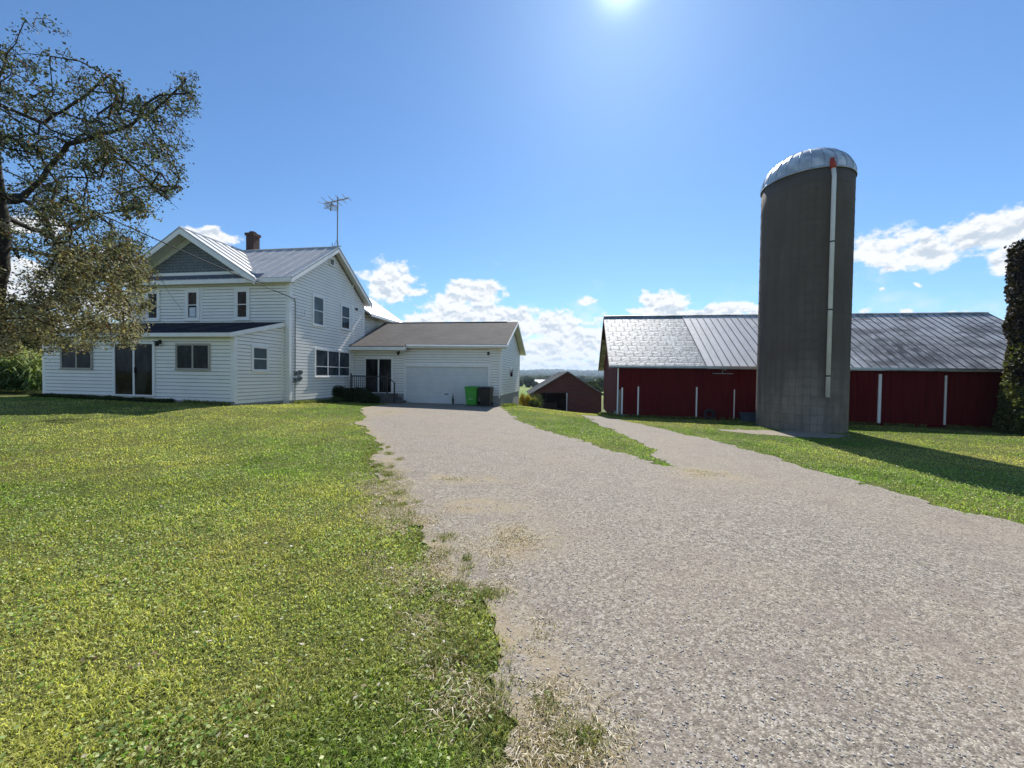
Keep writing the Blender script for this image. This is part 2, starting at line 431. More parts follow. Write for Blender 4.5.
# ------------------------------------------------------------------ terrain
ctrl = np.array([(0, 0, 0), (-5, 3, 0), (0, 5, -.02), (-3, 9, -.03), (0, 10, -.09), (-6, 13, 0.02), (-12, 8, .08), (-20, 6, .2), (-10.5, 18.4, .16), (-11.5, 15.6, .27),
    (-16, 15.2, .33), (-21, 17, .42), (-14, 12, .2), (-25, 12, .4), (-7, 22, -.06), (-1, 22.5, -.14), (-5, 25, -.1), (0.8, 30.5, -.66), (1, 24, -.32),
    (3, 5, -.05), (6, 5, -.12), (6, 9.5, -.27), (3, 8, -.14), (2, 11, -.14), (3.6, 15, -.3), (5.5, 21.5, -.5), (12, 20.5, -.55), (13, 16, -.55), (18, 19, -.58), (26, 18, -.62), (10, 8, -.38),
    (10, 13, -.45), (22, 12, -.6), (16, 6, -.4), (10, 0, -.2), (30, 5, -.5), (4, 25, -.66), (4.5, 32, -1.25), (6, 36, -1.7), (6, 44, -2.42), (12, 45, -2.6), (0, 45, -2.3), (30, 40, -2.2), (-30, 30, .1), (-12, 30, 0),
    (-40, 12, .6), (-40, 45, -.5), (-12, 45, -1.3), (50, 20, -1.2), (0, -12, .1), (20, -12, -.1), (-20, -12, .3), (55, 45, -3), (-45, -20, .5), (50, -20, -.4), (0, 60, -3.6), (-40, 65, -2.5), (40, 65, -4)], float)
def tps_fit(c):
    n = len(c); X = c[:, :2]
    d = np.hypot(X[:, None, 0] - X[None, :, 0], X[:, None, 1] - X[None, :, 1])
    K = np.where(d > 0, d * d * np.log(d + 1e-9), 0) + np.eye(n) * .8
    P = np.hstack([np.ones((n, 1)), X]); A = np.zeros((n + 3, n + 3)); A[:n, :n] = K; A[:n, n:] = P; A[n:, :n] = P.T
    return np.linalg.solve(A, np.concatenate([c[:, 2], np.zeros(3)]))
W = tps_fit(ctrl)
def gz(x, y):
    x = np.asarray(x, float); y = np.asarray(y, float); sh = x.shape; x = x.ravel(); y = y.ravel()
    out = np.zeros(len(x))
    rr = np.hypot(x, y)
    near = rr < 95
    xs = x[near]; ys = y[near]; z = np.zeros(len(xs))
    for k0 in range(0, len(xs), 50000):
        a = xs[k0:k0 + 50000]; b = ys[k0:k0 + 50000]
        s = W[-3] + W[-2] * a + W[-1] * b
        for i in range(len(ctrl)):
            d2 = (a - ctrl[i, 0]) ** 2 + (b - ctrl[i, 1]) ** 2
            s = s + W[i] * .5 * d2 * np.log(d2 + 1e-9)
        z[k0:k0 + 50000] = s
    out[near] = z
    # beyond the farmyard the land falls into a valley and climbs to wooded hills
    yp = np.maximum(y, 0) * .85 + rr * .15
    far = np.interp(yp, [0, 40, 60, 120, 300, 700, 1500, 2400, 3600, 4600, 6500], [-.3, -1.8, -3.4, -4.6, -7, -11.5, -12, -6, 28, 56, 46])
    far = far + np.interp(rr, [100, 600, 2500, 4500], [0, 2, 6, 34]) * (fbm(x / 420, y / 420, 5, 3) - .5) * 1.3
    w = np.clip((rr - 50) / 42, 0, 1); w = w * w * (3 - 2 * w)
    out = out * (1 - w) + far * w
    return out.reshape(sh)
def gz1(x, y): return float(gz(np.array([x]), np.array([y]))[0])

drive_poly = np.array([(-6.82, 23.95), (-7.0, 18.8), (-4.95, 13), (-3.2, 9.27), (-2.2, 6.8), (-1.52, 5.15), (-1.07, 4.14), (-.72, 3.47), (-.42, 2.98), (-.14, 2.41), (.05, 2.02), (.13, 1.74), (.18, 1.55), (.4, 0), (1.5, -9),
    (9.5, -9), (7, -2), (6.08, 4.7), (6.02, 5.7), (6.05, 7.1), (6.4, 9.5), (6.22, 13.1), (5.55, 17.1), (4.7, 20.2), (3.6, 20.6), (3.54, 17.5), (3.6, 13.3), (3.42, 9.7), (3.12, 7.9), (2.53, 8.8), (1.88, 10.9), (.66, 14.2), (-.35, 19.9), (-.6, 22.9)], float)
pad_poly = np.array([(7.8, 15.7), (9.6, 16.3), (11.2, 16.6), (12.6, 16.4), (13.4, 15.6), (12.4, 14.8), (10.9, 14.4), (9.2, 14.9)], float)
def sdf(px, py, poly):
    """signed distance, positive inside"""
    px = np.asarray(px, float); py = np.asarray(py, float)
    d = np.full(px.shape, 1e18); ins = np.zeros(px.shape, bool); n = len(poly)
    for i in range(n):
        ax, ay = poly[i]; bx, by = poly[(i + 1) % n]
        ex, ey = bx - ax, by - ay; wx, wy = px - ax, py - ay
        t = np.clip((wx * ex + wy * ey) / (ex * ex + ey * ey), 0, 1)
        d = np.minimum(d, (wx - ex * t) ** 2 + (wy - ey * t) ** 2)
        c = ((ay <= py) & (by > py)) | ((by <= py) & (ay > py))
        xi = ax + (py - ay) / (ey if ey != 0 else 1e-12) * ex
        ins ^= c & (px < xi)
    return np.where(ins, 1, -1) * np.sqrt(d)
def rough_sdf(x, y, poly, amp=1.0):
    s = sdf(x, y, poly)
    return s + amp * ((fbm(x * 1.1, y * 1.1, 3, 11) - .5) * .5 + (fbm(x * 4.5, y * 4.5, 4, 12) - .5) * .5 + (fbm(x * 15, y * 15, 3, 13) - .5) * .22)
def drive_s(x, y): return rough_sdf(x, y, drive_poly)
def pad_s(x, y): return rough_sdf(x, y, pad_poly, 1.2)

def polar(r_list, a_list):
    Rr, A = np.meshgrid(r_list, a_list, indexing='ij')
    return Rr * np.sin(A), Rr * np.cos(A)
def grid_mesh(name, X, Y, Z, mat, wrap, colors=None):
    nr, na = X.shape; idx = np.arange(nr * na).reshape(nr, na)
    if wrap: idx = np.hstack([idx, idx[:, :1]])
    a = idx[:-1, :-1].ravel(); b = idx[:-1, 1:].ravel(); c = idx[1:, 1:].ravel(); d = idx[1:, :-1].ravel()
    f = np.stack([a, b, c, d], 1)
    return np_mesh(name, np.stack([X.ravel(), Y.ravel(), Z.ravel()], 1), f.ravel(), np.full(len(f), 4), mat, smooth=True, colors=colors)
ang = np.concatenate([np.radians(np.arange(-75, 75, .5)), np.radians(np.arange(75, 285, 3.0))])
def ring(r0, r1, k):
    n = int(math.log(r1 / r0) / math.log(k)) + 1
    return np.geomspace(r0, r1, n + 1)
X, Y = polar(ring(.3, 110, 1.03), ang)
tag(grid_mesh('lawn', X, Y, gz(X, Y), M['lawn'], True), 'mown farmyard lawn, yellowish green with drier patches', 'lawn', kind='structure')
X, Y = polar(ring(110, 2400, 1.03), ang)
tag(grid_mesh('valley_fields', X, Y, gz(X, Y), M['fields'], True), 'patchwork of fields in the valley beyond the farm', 'fields', kind='structure')
X, Y = polar(ring(2400, 6500, 1.02), ang)
tag(grid_mesh('hills', X, Y, gz(X, Y), M['hills'], True), 'low wooded hills along the horizon', 'hills', kind='structure')

def clipped_sheet(name, X, Y, S, lift, mat, colfn):
    """the part of a grid with S > 0, cut along the zero line"""
    Z = gz(X, Y) + lift; nr, na = X.shape
    P = np.stack([X, Y, Z], -1); verts = []; faces = []; cache = {}
    def vid(i, j):
        k = (i, j)
        if k not in cache: cache[k] = len(verts); verts.append(P[i, j])
        return cache[k]
    def eid(a, b):
        k = (a, b) if a < b else (b, a)
        if k not in cache:
            sa, sb = S[k[0]], S[k[1]]; t = sa / (sa - sb)
            cache[k] = len(verts); verts.append(P[k[0]] * (1 - t) + P[k[1]] * t)
        return cache[k]
    pos = S > 0; flip = (X[1, 0] - X[0, 0]) * (Y[0, 1] - Y[0, 0]) - (Y[1, 0] - Y[0, 0]) * (X[0, 1] - X[0, 0]) < 0
    cells = np.argwhere(pos[:-1, :-1] | pos[1:, :-1] | pos[:-1, 1:] | pos[1:, 1:])
    for i, j in cells:
        q = [(i, j), (i + 1, j), (i + 1, j + 1), (i, j + 1)]
        out = []
        for k in range(4):
            a = q[k]; b = q[(k + 1) % 4]
            if pos[a]: out.append(vid(*a))
            if pos[a] != pos[b]: out.append(eid(a, b))
        if len(out) >= 3: faces.append(out[::-1] if flip else out)
    V = np.array(verts)
    return np_mesh(name, V, np.concatenate([np.array(f) for f in faces]), [len(f) for f in faces], mat, colors=colfn(V[:, 0], V[:, 1]), smooth=True)

aa = np.radians(np.arange(-62, 82, .4))
X, Y = polar(ring(.7, 26, 1.017), aa)
straw_line = drive_poly[:14]
def edge_tint(x, y):
    # dry clippings lie along the left edge and in a few swept patches
    d = np.full(x.shape, 1e9)
    for i in range(len(straw_line) - 1):
        a = straw_line[i]; b = straw_line[i + 1]; e = b - a
        t = np.clip(((x - a[0]) * e[0] + (y - a[1]) * e[1]) / (e @ e), 0, 1)
        d = np.minimum(d, np.hypot(x - a[0] - e[0] * t, y - a[1] - e[1] * t))
    v = np.clip(1.15 - d / .45, 0, 1)
    for (cx, cy, rx, ry) in ((-1.0, 6.2, 1.1, .3), (.05, 3.9, .42, .5), (3.5, 7.2, .7, .6), (-.5, 4.9, .7, .3), (-5.3, 16.5, .8, 1.8)):
        v = np.maximum(v, np.clip(1.4 - np.hypot((x - cx) / rx, (y - cy) / ry), 0, 1))
    return v
def colfn(x, y):
    v = edge_tint(x, y); return np.stack([v, v, v], 1)
tag(clipped_sheet('driveway', X, Y, drive_s(X, Y), .012, M['gravel'], colfn), 'wide worn gravel driveway forking to the garage and the barn', 'driveway', kind='structure')
gx, gy = np.meshgrid(np.arange(6.5, 16, .12), np.arange(13, 18.2, .12), indexing='ij')
tag(clipped_sheet('gravel_pad', gx, gy, pad_s(gx, gy), .014, M['gravel'], lambda x, y: np.full((len(x), 3), .6)), 'pale patch of gravel at the foot of the tall silo', 'path', kind='structure')

# building footprints in world space, kept clear of grass
def local_xy(x, y, O):
    dx = x - O[0]; dy = y - O[1]
    return dx * math.cos(TH) - dy * math.sin(TH), dx * math.sin(TH) + dy * math.cos(TH)
HO, GO, BO = (-10.481, 18.8), (-.652, 23.0), (5.753, 22.0)
SC, SR = (12.87, 17.85), 1.68
VC, VR = (23.73, 16.7), 1.83
def built(x, y, mg=0.0):
    s, t = local_xy(x, y, HO); a = (s > -9.95 - mg) & (s < mg) & (t > -mg) & (t < 12.3) | (s > -9.9 - mg) & (s < -.3 + mg) & (t > -2.75 - mg) & (t < 1)
    s, t = local_xy(x, y, GO); a |= (s > -9.3) & (s < mg) & (t > -mg) & (t < 7.6)
    s, t = local_xy(x, y, BO); a |= (s > -mg) & (s < 21.5) & (t > -mg) & (t < 10.2)
    a |= np.hypot(x - SC[0], y - SC[1]) < SR + mg
    a |= np.hypot(x - VC[0], y - VC[1]) < VR + mg
    return a

# ------------------------------------------------------------------ grass
def blades(name, x, y, h, w, tint, mat, lean=.5):
    n = len(x); z = gz(x, y)
    a = rng.uniform(0, 2 * PI, n); ca, sa = np.cos(a), np.sin(a)
    b = rng.uniform(0, 2 * PI, n); L = lean * h * rng.uniform(.3, 1.3, n)
    cx, cy = np.cos(b) * L, np.sin(b) * L
    V = np.zeros((n, 5, 3))
    V[:, 0] = np.stack([x - ca * w / 2, y - sa * w / 2, z - .01], 1); V[:, 1] = np.stack([x + ca * w / 2, y + sa * w / 2, z - .01], 1)
    mx, my, mz = x + cx * .35, y + cy * .35, z + h * .6
    V[:, 2] = np.stack([mx + ca * w * .4, my + sa * w * .4, mz], 1); V[:, 3] = np.stack([mx - ca * w * .4, my - sa * w * .4, mz], 1)
    V[:, 4] = np.stack([x + cx, y + cy, z + h * (1 - .3 * lean)], 1)
    base = (np.arange(n) * 5)[:, None]
    F_ = np.hstack([base + np.array([[0, 1, 2, 3]]), base + np.array([[3, 2, 4]])]).ravel()
    sizes = np.tile([4, 3], n)
    return np_mesh(name, V.reshape(-1, 3), F_, sizes, mat, colors=np.repeat(tint, 5, 0))

def lerp3(f, a, b): return np.array(a)[None] * (1 - f[:, None]) + np.array(b)[None] * f[:, None]
def sample(n, r0, r1, a0, a1, power=0.0):
    u = rng.uniform(0, 1, n)
    if power == 0: r = r0 * (r1 / r0) ** u
    else: r = (r0 ** power + (r1 ** power - r0 ** power) * u) ** (1 / power)
    a = rng.uniform(math.radians(a0), math.radians(a1), n)
    return r * np.sin(a), r * np.cos(a), r
def lawn_tint(x, y, n):
    f = np.clip((fbm(x * .28, y * .28, 4, 5) - .40) * 4.2 + rng.normal(0, .16, n), 0, 1)
    c = lerp3(f, (.205, .345, .045), (.520, .520, .145))
    g = np.clip((fbm(x * 1.6, y * 1.6, 3, 8) - .5) * 3 + rng.normal(0, .25, n), 0, 1)
    c = c * (1 - .45 * g[:, None]) + np.array([.42, .35, .18])[None] * .45 * g[:, None]
    return c * rng.uniform(.55, 1.5, n)[:, None]
xs, ys, rs = sample(640000, 1.5, 27, -64, 72, .42)
d = np.maximum(drive_s(xs, ys), pad_s(xs, ys))
keep = (d < rng.normal(.0, .05, len(xs)) + .14 * (fbm(xs * 6, ys * 6, 3, 77) - .45)) & ~built(xs, ys)
keep &= ~((np.maximum(d, -9) > -.22) & (rng.uniform(0, 1, len(xs)) < .35) & (rs < 7))
xs, ys, rs = xs[keep], ys[keep], rs[keep]; n = len(xs)
hc = np.clip((fbm(xs * 3.5, ys * 3.5, 4, 9) - .3) * 2.2, 0, 1.3); h = rng.uniform(.016, .040, n) * (.45 + 1.1 * hc); w = .0028 + rs * .00085
tag(blades('grass', xs, ys, h, w * rng.uniform(.7, 1.4, n), lawn_tint(xs, ys, n) * (1.12 - .35 * np.clip(fbm(xs * 1.1, ys * 1.1, 3, 90) * 2 - .5, 0, 1))[:, None], M['grass'], 1.35), 'short mown grass blades of the lawn', 'grass', kind='stuff')

def leaf_cards(name, P, size, tint, mat, parent=None, aspect=.5, flat=0.0, stuff_z=None, outward=None):
    n = len(P)
    u = rng.normal(0, 1, (n, 3)); u[:, 2] *= (1 - flat); u /= np.linalg.norm(u, axis=1)[:, None]
    v = rng.normal(0, 1, (n, 3)); v[:, 2] *= (1 - flat)
    if outward is not None: v = v * .5 + np.cross(outward, u)
    v -= u * (u * v).sum(1)[:, None]; v /= np.linalg.norm(v, axis=1)[:, None] + 1e-9
    nn = np.cross(u, v)
    s = size[:, None]
    V = np.stack([P - u * s * .5, P + v * s * aspect * .5 + nn * s * .10, P + u * s * .5, P - v * s * aspect * .5 + nn * s * .10], 1)
    base = (np.arange(n) * 4)[:, None]
    F_ = np.hstack([base + np.array([[0, 1, 2]]), base + np.array([[0, 2, 3]])]).ravel()
    if parent is not None:
        # parts keep world-oriented coordinates: parents of foliage are never rotated
        V = V - np.array(parent.location)[None, None]
    return np_mesh(name, V.reshape(-1, 3), F_, np.full(2 * n, 3), mat, parent=parent, colors=np.repeat(tint, 4, 0))

# broad-leaved weeds and clover in the near lawn
xs, ys, rs = sample(150000, 1.5, 15, -62, 60, .7)
cl = fbm(xs * 1.3, ys * 1.3, 3, 21)
keep = (drive_s(xs, ys) < -.02) & (rng.uniform(0, 1, len(xs)) < .16 + np.clip(cl - .44, 0, 1) * 5) & ~built(xs, ys)
xs, ys, rs = xs[keep], ys[keep], rs[keep]; n = len(xs)
P = np.stack([xs, ys, gz(xs, ys) + rng.uniform(.012, .055, n)], 1)
tag(leaf_cards('lawn_weeds', P, rng.uniform(.010, .026, n) * (1 + ys * .04), lerp3(rng.uniform(0, 1, n) ** 1.4, (.18, .32, .045), (.66, .68, .33)) , M['grass'], aspect=.75, flat=.55), 'clover and broad-leaved weeds among the lawn grass', 'weeds', kind='stuff')
xs, ys, rs = sample(2200, 1.8, 20, -62, 60, .7)
keep = ~built(xs, ys) & (drive_s(xs, ys) < .15)
xs, ys = xs[keep], ys[keep]; n = len(xs)
P = np.stack([xs, ys, gz(xs, ys) + rng.uniform(.02, .05, n)], 1)
tag(leaf_cards('fallen_leaves', P, rng.uniform(.018, .034, n) * (1 + ys * .05), lerp3(rng.uniform(0, 1, n), (.20, .14, .07), (.36, .30, .17)), M['straw'], aspect=.6, flat=.7), 'dry brown leaves scattered over the lawn', 'fallen leaves', kind='stuff')

# dry straw and clippings on the driveway's left edge
xs = []; ys = []
for i in range(4, 14):
    a, b = drive_poly[i], drive_poly[i + 1]; L = np.linalg.norm(b - a); k = int(L * 9000) if i < 11 else 3600
    t = rng.uniform(0, 1, k); nrm = np.array([-(b - a)[1], (b - a)[0]]) / L
    o = rng.normal(-.02, .20, k)
    xs.append(a[0] + (b - a)[0] * t + nrm[0] * o); ys.append(a[1] + (b - a)[1] * t + nrm[1] * o)
for (cx, cy, rx, ry, k) in ((-1.0, 6.2, .8, .12, 2600), (.05, 3.95, .28, .3, 2600), (3.4, 7.3, .45, .35, 3000), (-.6, 4.9, .35, .12, 1600), (-5.2, 17, .5, 1.3, 2500), (-.25, 3.4, .25, .2, 1500)):
    xs.append(rng.normal(cx, rx * .6, k)); ys.append(rng.normal(cy, ry * .6, k))
xs = np.concatenate(xs); ys = np.concatenate(ys)
keep = fbm(xs * 3.2, ys * 3.2, 4, 31) > .47
xs, ys = xs[keep], ys[keep]; n = len(xs)
tag(blades('dry_grass', xs, ys, rng.uniform(.01, .05, n), rng.uniform(.003, .006, n), lerp3(rng.uniform(0, 1, n), (.24, .19, .08), (.56, .46, .24)), M['straw'], 2.0), 'dry straw-coloured grass on the ragged driveway edge', 'dry grass', kind='stuff')
# taller green and brown weeds on the same edge
xs = []; ys = []
rw_ = random.Random(12)
for i in range(3, 13):
    a, b = drive_poly[i], drive_poly[i + 1]; L = np.linalg.norm(b - a); nrm = np.array([-(b - a)[1], (b - a)[0]]) / L
    for _ in range(int(L * 9) + 2):
        t_ = rw_.random(); o_ = rw_.gauss(.0, .14); cx, cy = a + (b - a) * t_ + nrm * o_; k = rw_.randint(30, 220)
        xs.append(rng.normal(cx, rw_.uniform(.02, .08), k)); ys.append(rng.normal(cy, rw_.uniform(.02, .08), k))
xs = np.concatenate(xs); ys = np.concatenate(ys); n = len(xs)
tag(blades('edge_weeds', xs, ys, rng.uniform(.02, .075, n), rng.uniform(.003, .006, n), lerp3(rng.uniform(0, 1, n), (.10, .19, .03), (.38, .32, .12)), M['grass'], 1.2), 'rough weeds growing into the gravel at the driveway edge', 'weeds', kind='stuff')

# taller unmown grass along the foot of the walls
xs = []; ys = []
for (O_, s0, s1, t0, t1, k) in ((BO, -.1, 21, -.45, -.06, 9000), (BO, -.4, -.03, 0, 10, 2500), (GO, .03, .3, 0, 7.5, 2600), (HO, .03, .25, .2, 5.5, 1800), (HO, -9.8, -.4, -3.0, -2.8, 2600)):
    ss = rng.uniform(s0, s1, k); tt = rng.uniform(t0, t1, k); x_, y_, _ = loc2w(O_, ss, tt, 0); xs.append(x_); ys.append(y_)
xs = np.concatenate(xs); ys = np.concatenate(ys); kp = fbm(xs * 1.5, ys * 1.5, 3, 55) > .42; xs, ys = xs[kp], ys[kp]; n = len(xs)
tag(blades('wall_grass', xs, ys, rng.uniform(.06, .24, n), rng.uniform(.012, .022, n), lerp3(rng.uniform(0, 1, n), (.08, .15, .03), (.30, .30, .12)), M['grass'], .6), 'uncut grass along the foot of barn, garage and house walls', 'grass', kind='stuff')

# loose stones
n = 18000
xs, ys, rs = sample(n, 1.5, 9, -30, 62, .6)
keep = drive_s(xs, ys) > .05; xs, ys, rs = xs[keep], ys[keep], rs[keep]; n = len(xs)
zz = gz(xs, ys) + .014; sz = rng.uniform(.002, .006, n) * rng.choice([1, 1, 1, 1.8], n)
octv = np.array([(1, 0, 0), (0, 1, 0), (-1, 0, 0), (0, -1, 0), (0, 0, .38), (0, 0, -.3)])
octf = np.array([(0, 1, 4), (1, 2, 4), (2, 3, 4), (3, 0, 4), (1, 0, 5), (2, 1, 5), (3, 2, 5), (0, 3, 5)])
V = octv[None] * sz[:, None, None] * rng.uniform(.6, 1.3, (n, 6, 1))
V = V + np.stack([xs, ys, zz], 1)[:, None]
F_ = (octf[None] + (np.arange(n) * 6)[:, None, None]).reshape(-1)
def mat_stone():
    m = NT('loose_stone'); a = m.n('ShaderNodeAttribute', attribute_name='tint').outputs[0]
    return m.pbr(a, .85, 0, None, .3)
g = rng.uniform(.28, .55, n); tint = np.stack([g, g * .93, g * .86], 1)
tag(np_mesh('loose_gravel', V.reshape(-1, 3), F_, np.full(8 * n, 3), mat_stone(), colors=np.repeat(tint, 6, 0)), 'loose stone chips lying on the driveway', 'gravel', kind='stuff')

# ------------------------------------------------------------------ building pieces
def clip_band(poly, z0, z1):
    def half(P, z, keep_above):
        out = []
        for i in range(len(P)):
            a = P[i]; b = P[(i + 1) % len(P)]
            ia = a[1] >= z if keep_above else a[1] <= z; ib = b[1] >= z if keep_above else b[1] <= z
            if ia: out.append(a)
            if ia != ib:
                t = (z - a[1]) / (b[1] - a[1]); out.append((a[0] + (b[0] - a[0]) * t, z))
        return out
    P = half(poly, z0, True)
    return half(P, z1, False) if len(P) >= 3 else []
def siding(mb, poly, place, step=.152, out=.034):
    """lapped boards on a convex outline (u, z); place(u, off, z) gives the point, off metres proud of the wall"""
    z = min(p[1] for p in poly); zt = max(p[1] for p in poly); gap = .026
    while z < zt - .005:
        z1 = min(z + step, zt); zg = max(z + .01, z1 - gap)
        P = clip_band(poly, z, zg)
        if len(P) >= 3:
            mb.poly([place(u, .006 + out * (1 - .08 * (q - z) / step), q) for u, q in P])
            us = [u for u, q in P if abs(q - z) < 1e-6]
            if len(us) >= 2:
                a, b = min(us), max(us)
                mb.poly([place(a, out + .006, z), place(b, out + .006, z), place(b, -.012, z), place(a, -.012, z)])
        P = clip_band(poly, zg, z1)
        if len(P) >= 3: mb.poly([place(u, .001, q) for u, q in P]); mb.alt.append((len(mb.f) - 1, len(mb.f)))
        z += step
def fr(t0): return lambda u, o, z: (u, t0 - o, z)            # wall facing the viewer (local -y)
def rs_(s0): return lambda u, o, z: (s0 + o, u, z)           # wall facing right (local +x)
def boxp(mb, place, u0, u1, o0, o1, z0, z1):
    return mb.hull([place(u0, o0, z0), place(u1, o0, z0), place(u1, o0, z1), place(u0, o0, z1)], [place(u0, o1, z0), place(u1, o1, z0), place(u1, o1, z1), place(u0, o1, z1)])

def window(root, place, u0, u1, z0, z1, cols=1, split=None, trim=.09, name='window', frame='trim', shade=None, gm='glass', label=None):
    mb = MB(); t = trim
    boxp(mb, place, u0 - t, u0, .0, .045, z0 - t, z1 + t); boxp(mb, place, u1, u1 + t, .0, .045, z0 - t, z1 + t)
    boxp(mb, place, u0, u1, .0, .045, z1, z1 + t)
    o = mb.build(name, M[frame], root)
    if label: o['label'] = label
    s = MB(); boxp(s, place, u0 - t - .02, u1 + t + .02, .046, .075, z0 - t, z0 - t + .045); boxp(s, place, u0, u1, .0, .044, z0 - t, z0)
    s.build('sill', M[frame], o)
    f = MB(); w = (u1 - u0) / cols
    for c in range(cols):
        a, b = u0 + c * w, u0 + (c + 1) * w; q = .035
        boxp(f, place, a, a + q, .001, .034, z0, z1); boxp(f, place, b - q, b, .001, .034, z0, z1)
        boxp(f, place, a + q, b - q, .001, .034, z0, z0 + q); boxp(f, place, a + q, b - q, .001, .034, z1 - q, z1)
        if split: zz = z0 + (z1 - z0) * split; boxp(f, place, a + q, b - q, .001, .031, zz - .02, zz + .02)
    f.build('sash', M[frame], o)
    for c in range(cols):
        a, b = u0 + c * w, u0 + (c + 1) * w
        MB_ = MB(); boxp(MB_, place, a + .03, b - .03, .004, .016, z0 + .03, z1 - .03); MB_.build('pane', M[gm], o)
    if shade:
        a, b, c, d_, m_ = shade
        q = MB(); boxp(q, place, a, b, .0165, .021, c, d_); q.build('paper_sheet', M[m_], o)
    return o

def roof_plane(mb, e0, e1, r1, r0, th=.12):
    """eave e0-e1, ridge r0-r1; slab hangs th below the surface"""
    return mb.slab([e0, e1, r1, r0], (0, 0, -th))
def seams(mb, e0, e1, r1, r0, pitch_, h=.035, w=.03, skip_ends=False):
    e0, e1, r1, r0 = map(Vector, (e0, e1, r1, r0)); L = (e1 - e0).length; k = max(1, round(L / pitch_))
    nrm = (e1 - e0).cross(r0 - e0).normalized()
    if nrm.z < 0: nrm = -nrm
    f0 = len(mb.f)
    for i in range(1 if skip_ends else 0, k + (0 if skip_ends else 1)):
        f = i / k; a = e0.lerp(e1, f); b = r0.lerp(r1, f)
        d = (e1 - e0).normalized() * (w / 2)
        mb.hull([a - d - nrm * .005, a + d - nrm * .005, a + d + nrm * h, a - d + nrm * h], [b - d - nrm * .005, b + d - nrm * .005, b + d + nrm * h, b - d + nrm * h])
    mb.alt.append((f0, len(mb.f)))

def parts(name, mat, parent, boxes):
    for b_ in boxes: MB().box(*b_).build(name, mat, parent)

# ================================================================== FARMHOUSE
gh = .05
house = thing('farmhouse', 'two-storey white clapboard farmhouse with metal roof and front lean-to', 'house', (HO[0], HO[1], gh), -TH)
SW, DP, EZ, RT, RZ = -9.0, 6.65, 5.92, 3.33, 8.50        # left end, depth, eave, ridge depth, ridge height (roof top)
sl = (RZ - 6.0) / (RT + .35)
wall = MB()
def prism(mb, u0, u1, zb, prof):                           # gable solid along x; prof = [(t, z)...]
    mb.hull([(u0, t, z) for t, z in prof], [(u1, t, z) for t, z in prof])
prism(wall, SW, -.003, 0, [(0.0, gh), (DP, gh), (DP, EZ - .05), (RT, RZ - .28), (0.0, EZ - .05)])
siding(wall, [(SW, 3.9), (0, 3.9), (0, EZ - .02), (SW, EZ - .02)], fr(0))
siding(wall, [(SW, .3), (-9.4, .3), (-9.4, .31)], fr(0))
siding(wall, [(0, .3), (DP, .3), (DP, EZ - .05), (RT, RZ - .3), (0, EZ - .05)], rs_(0))
siding(wall, [(-.30, .3), (0, .3), (0, 3.9), (-.30, 3.9)], fr(0))
wall.build('wall', M['siding'], house, mat2=M['lap_shade'])
parts('foundation', M['foundation'], house, [(0.0, .02, .0, DP, gh - .2, .30), (-9.9, -.30, -2.75, -2.65, gh - .1, .42), (-.32, -.30, -2.65, 0, gh - .1, .30)])
# corner boards, frieze
parts('corner_board', M['trim'], house, [(-.14, .050, -.050, -.002, .3, EZ), (.0, .052, -.0, .14, .3, EZ - .02), (.0, .052, 5.30, 5.40, .3, 6.9), (.0, .052, DP - .1, DP + .01, .3, EZ - .1), (-4.80, -4.68, -.050, 0, 4.0, EZ)])
# main roof: front slope, rear slope
rf = MB(); OV = .40
e0, e1, r1, r0_ = (-8.9, -.35, 6.0), (OV, -.35, 6.0), (OV, RT, RZ), (-8.9, RT, RZ)
roof_plane(rf, e0, e1, r1, r0_, .10); seams(rf, e0, e1, r1, r0_, .62)
b0, b1 = (-8.9, DP + .35, 6.02), (OV, DP + .35, 6.02)
roof_plane(rf, b0, b1, (OV, RT, RZ), (-8.9, RT, RZ), .10); seams(rf, b0, b1, (OV, RT, RZ), (-8.9, RT, RZ), .62)
rf.tube([(-8.9, RT, RZ + .02), (OV, RT, RZ + .02)], .05, 6)
roof = rf.build('roof', M['roof_metal'], house, mat2=M['seam'])
# rake boards + soffits on the right gable and eave fascia
rk = MB()
def rake(mb, s0, s1, ta, za, tb_, zb, h=.2):
    mb.hull([(s0, ta, za), (s0, tb_, zb), (s0, tb_, zb - h), (s0, ta, za - h)], [(s1, ta, za), (s1, tb_, zb), (s1, tb_, zb - h), (s1, ta, za - h)])
rake(rk, OV - .025, OV + .004, -.36, 5.91, RT, RZ - .09, .17); rake(rk, OV - .025, OV + .004, DP + .36, 5.91, RT, RZ - .09, .17)
rk.box(-8.9, OV - .03, -.372, -.350, 5.78, 5.97)
rk.build('fascia', M['trim'], roof)
sf = MB()
sf.box(-8.9, OV - .03, -.348, -.0, 5.80, 5.83)
rake(sf, .03, OV - .03, -.0, 6.12 - .17, RT, RZ - .12, .03); rake(sf, .03, OV - .03, DP + .3, 5.92, RT, RZ - .12, .03)
sf.build('soffit', M['soffit'], roof)
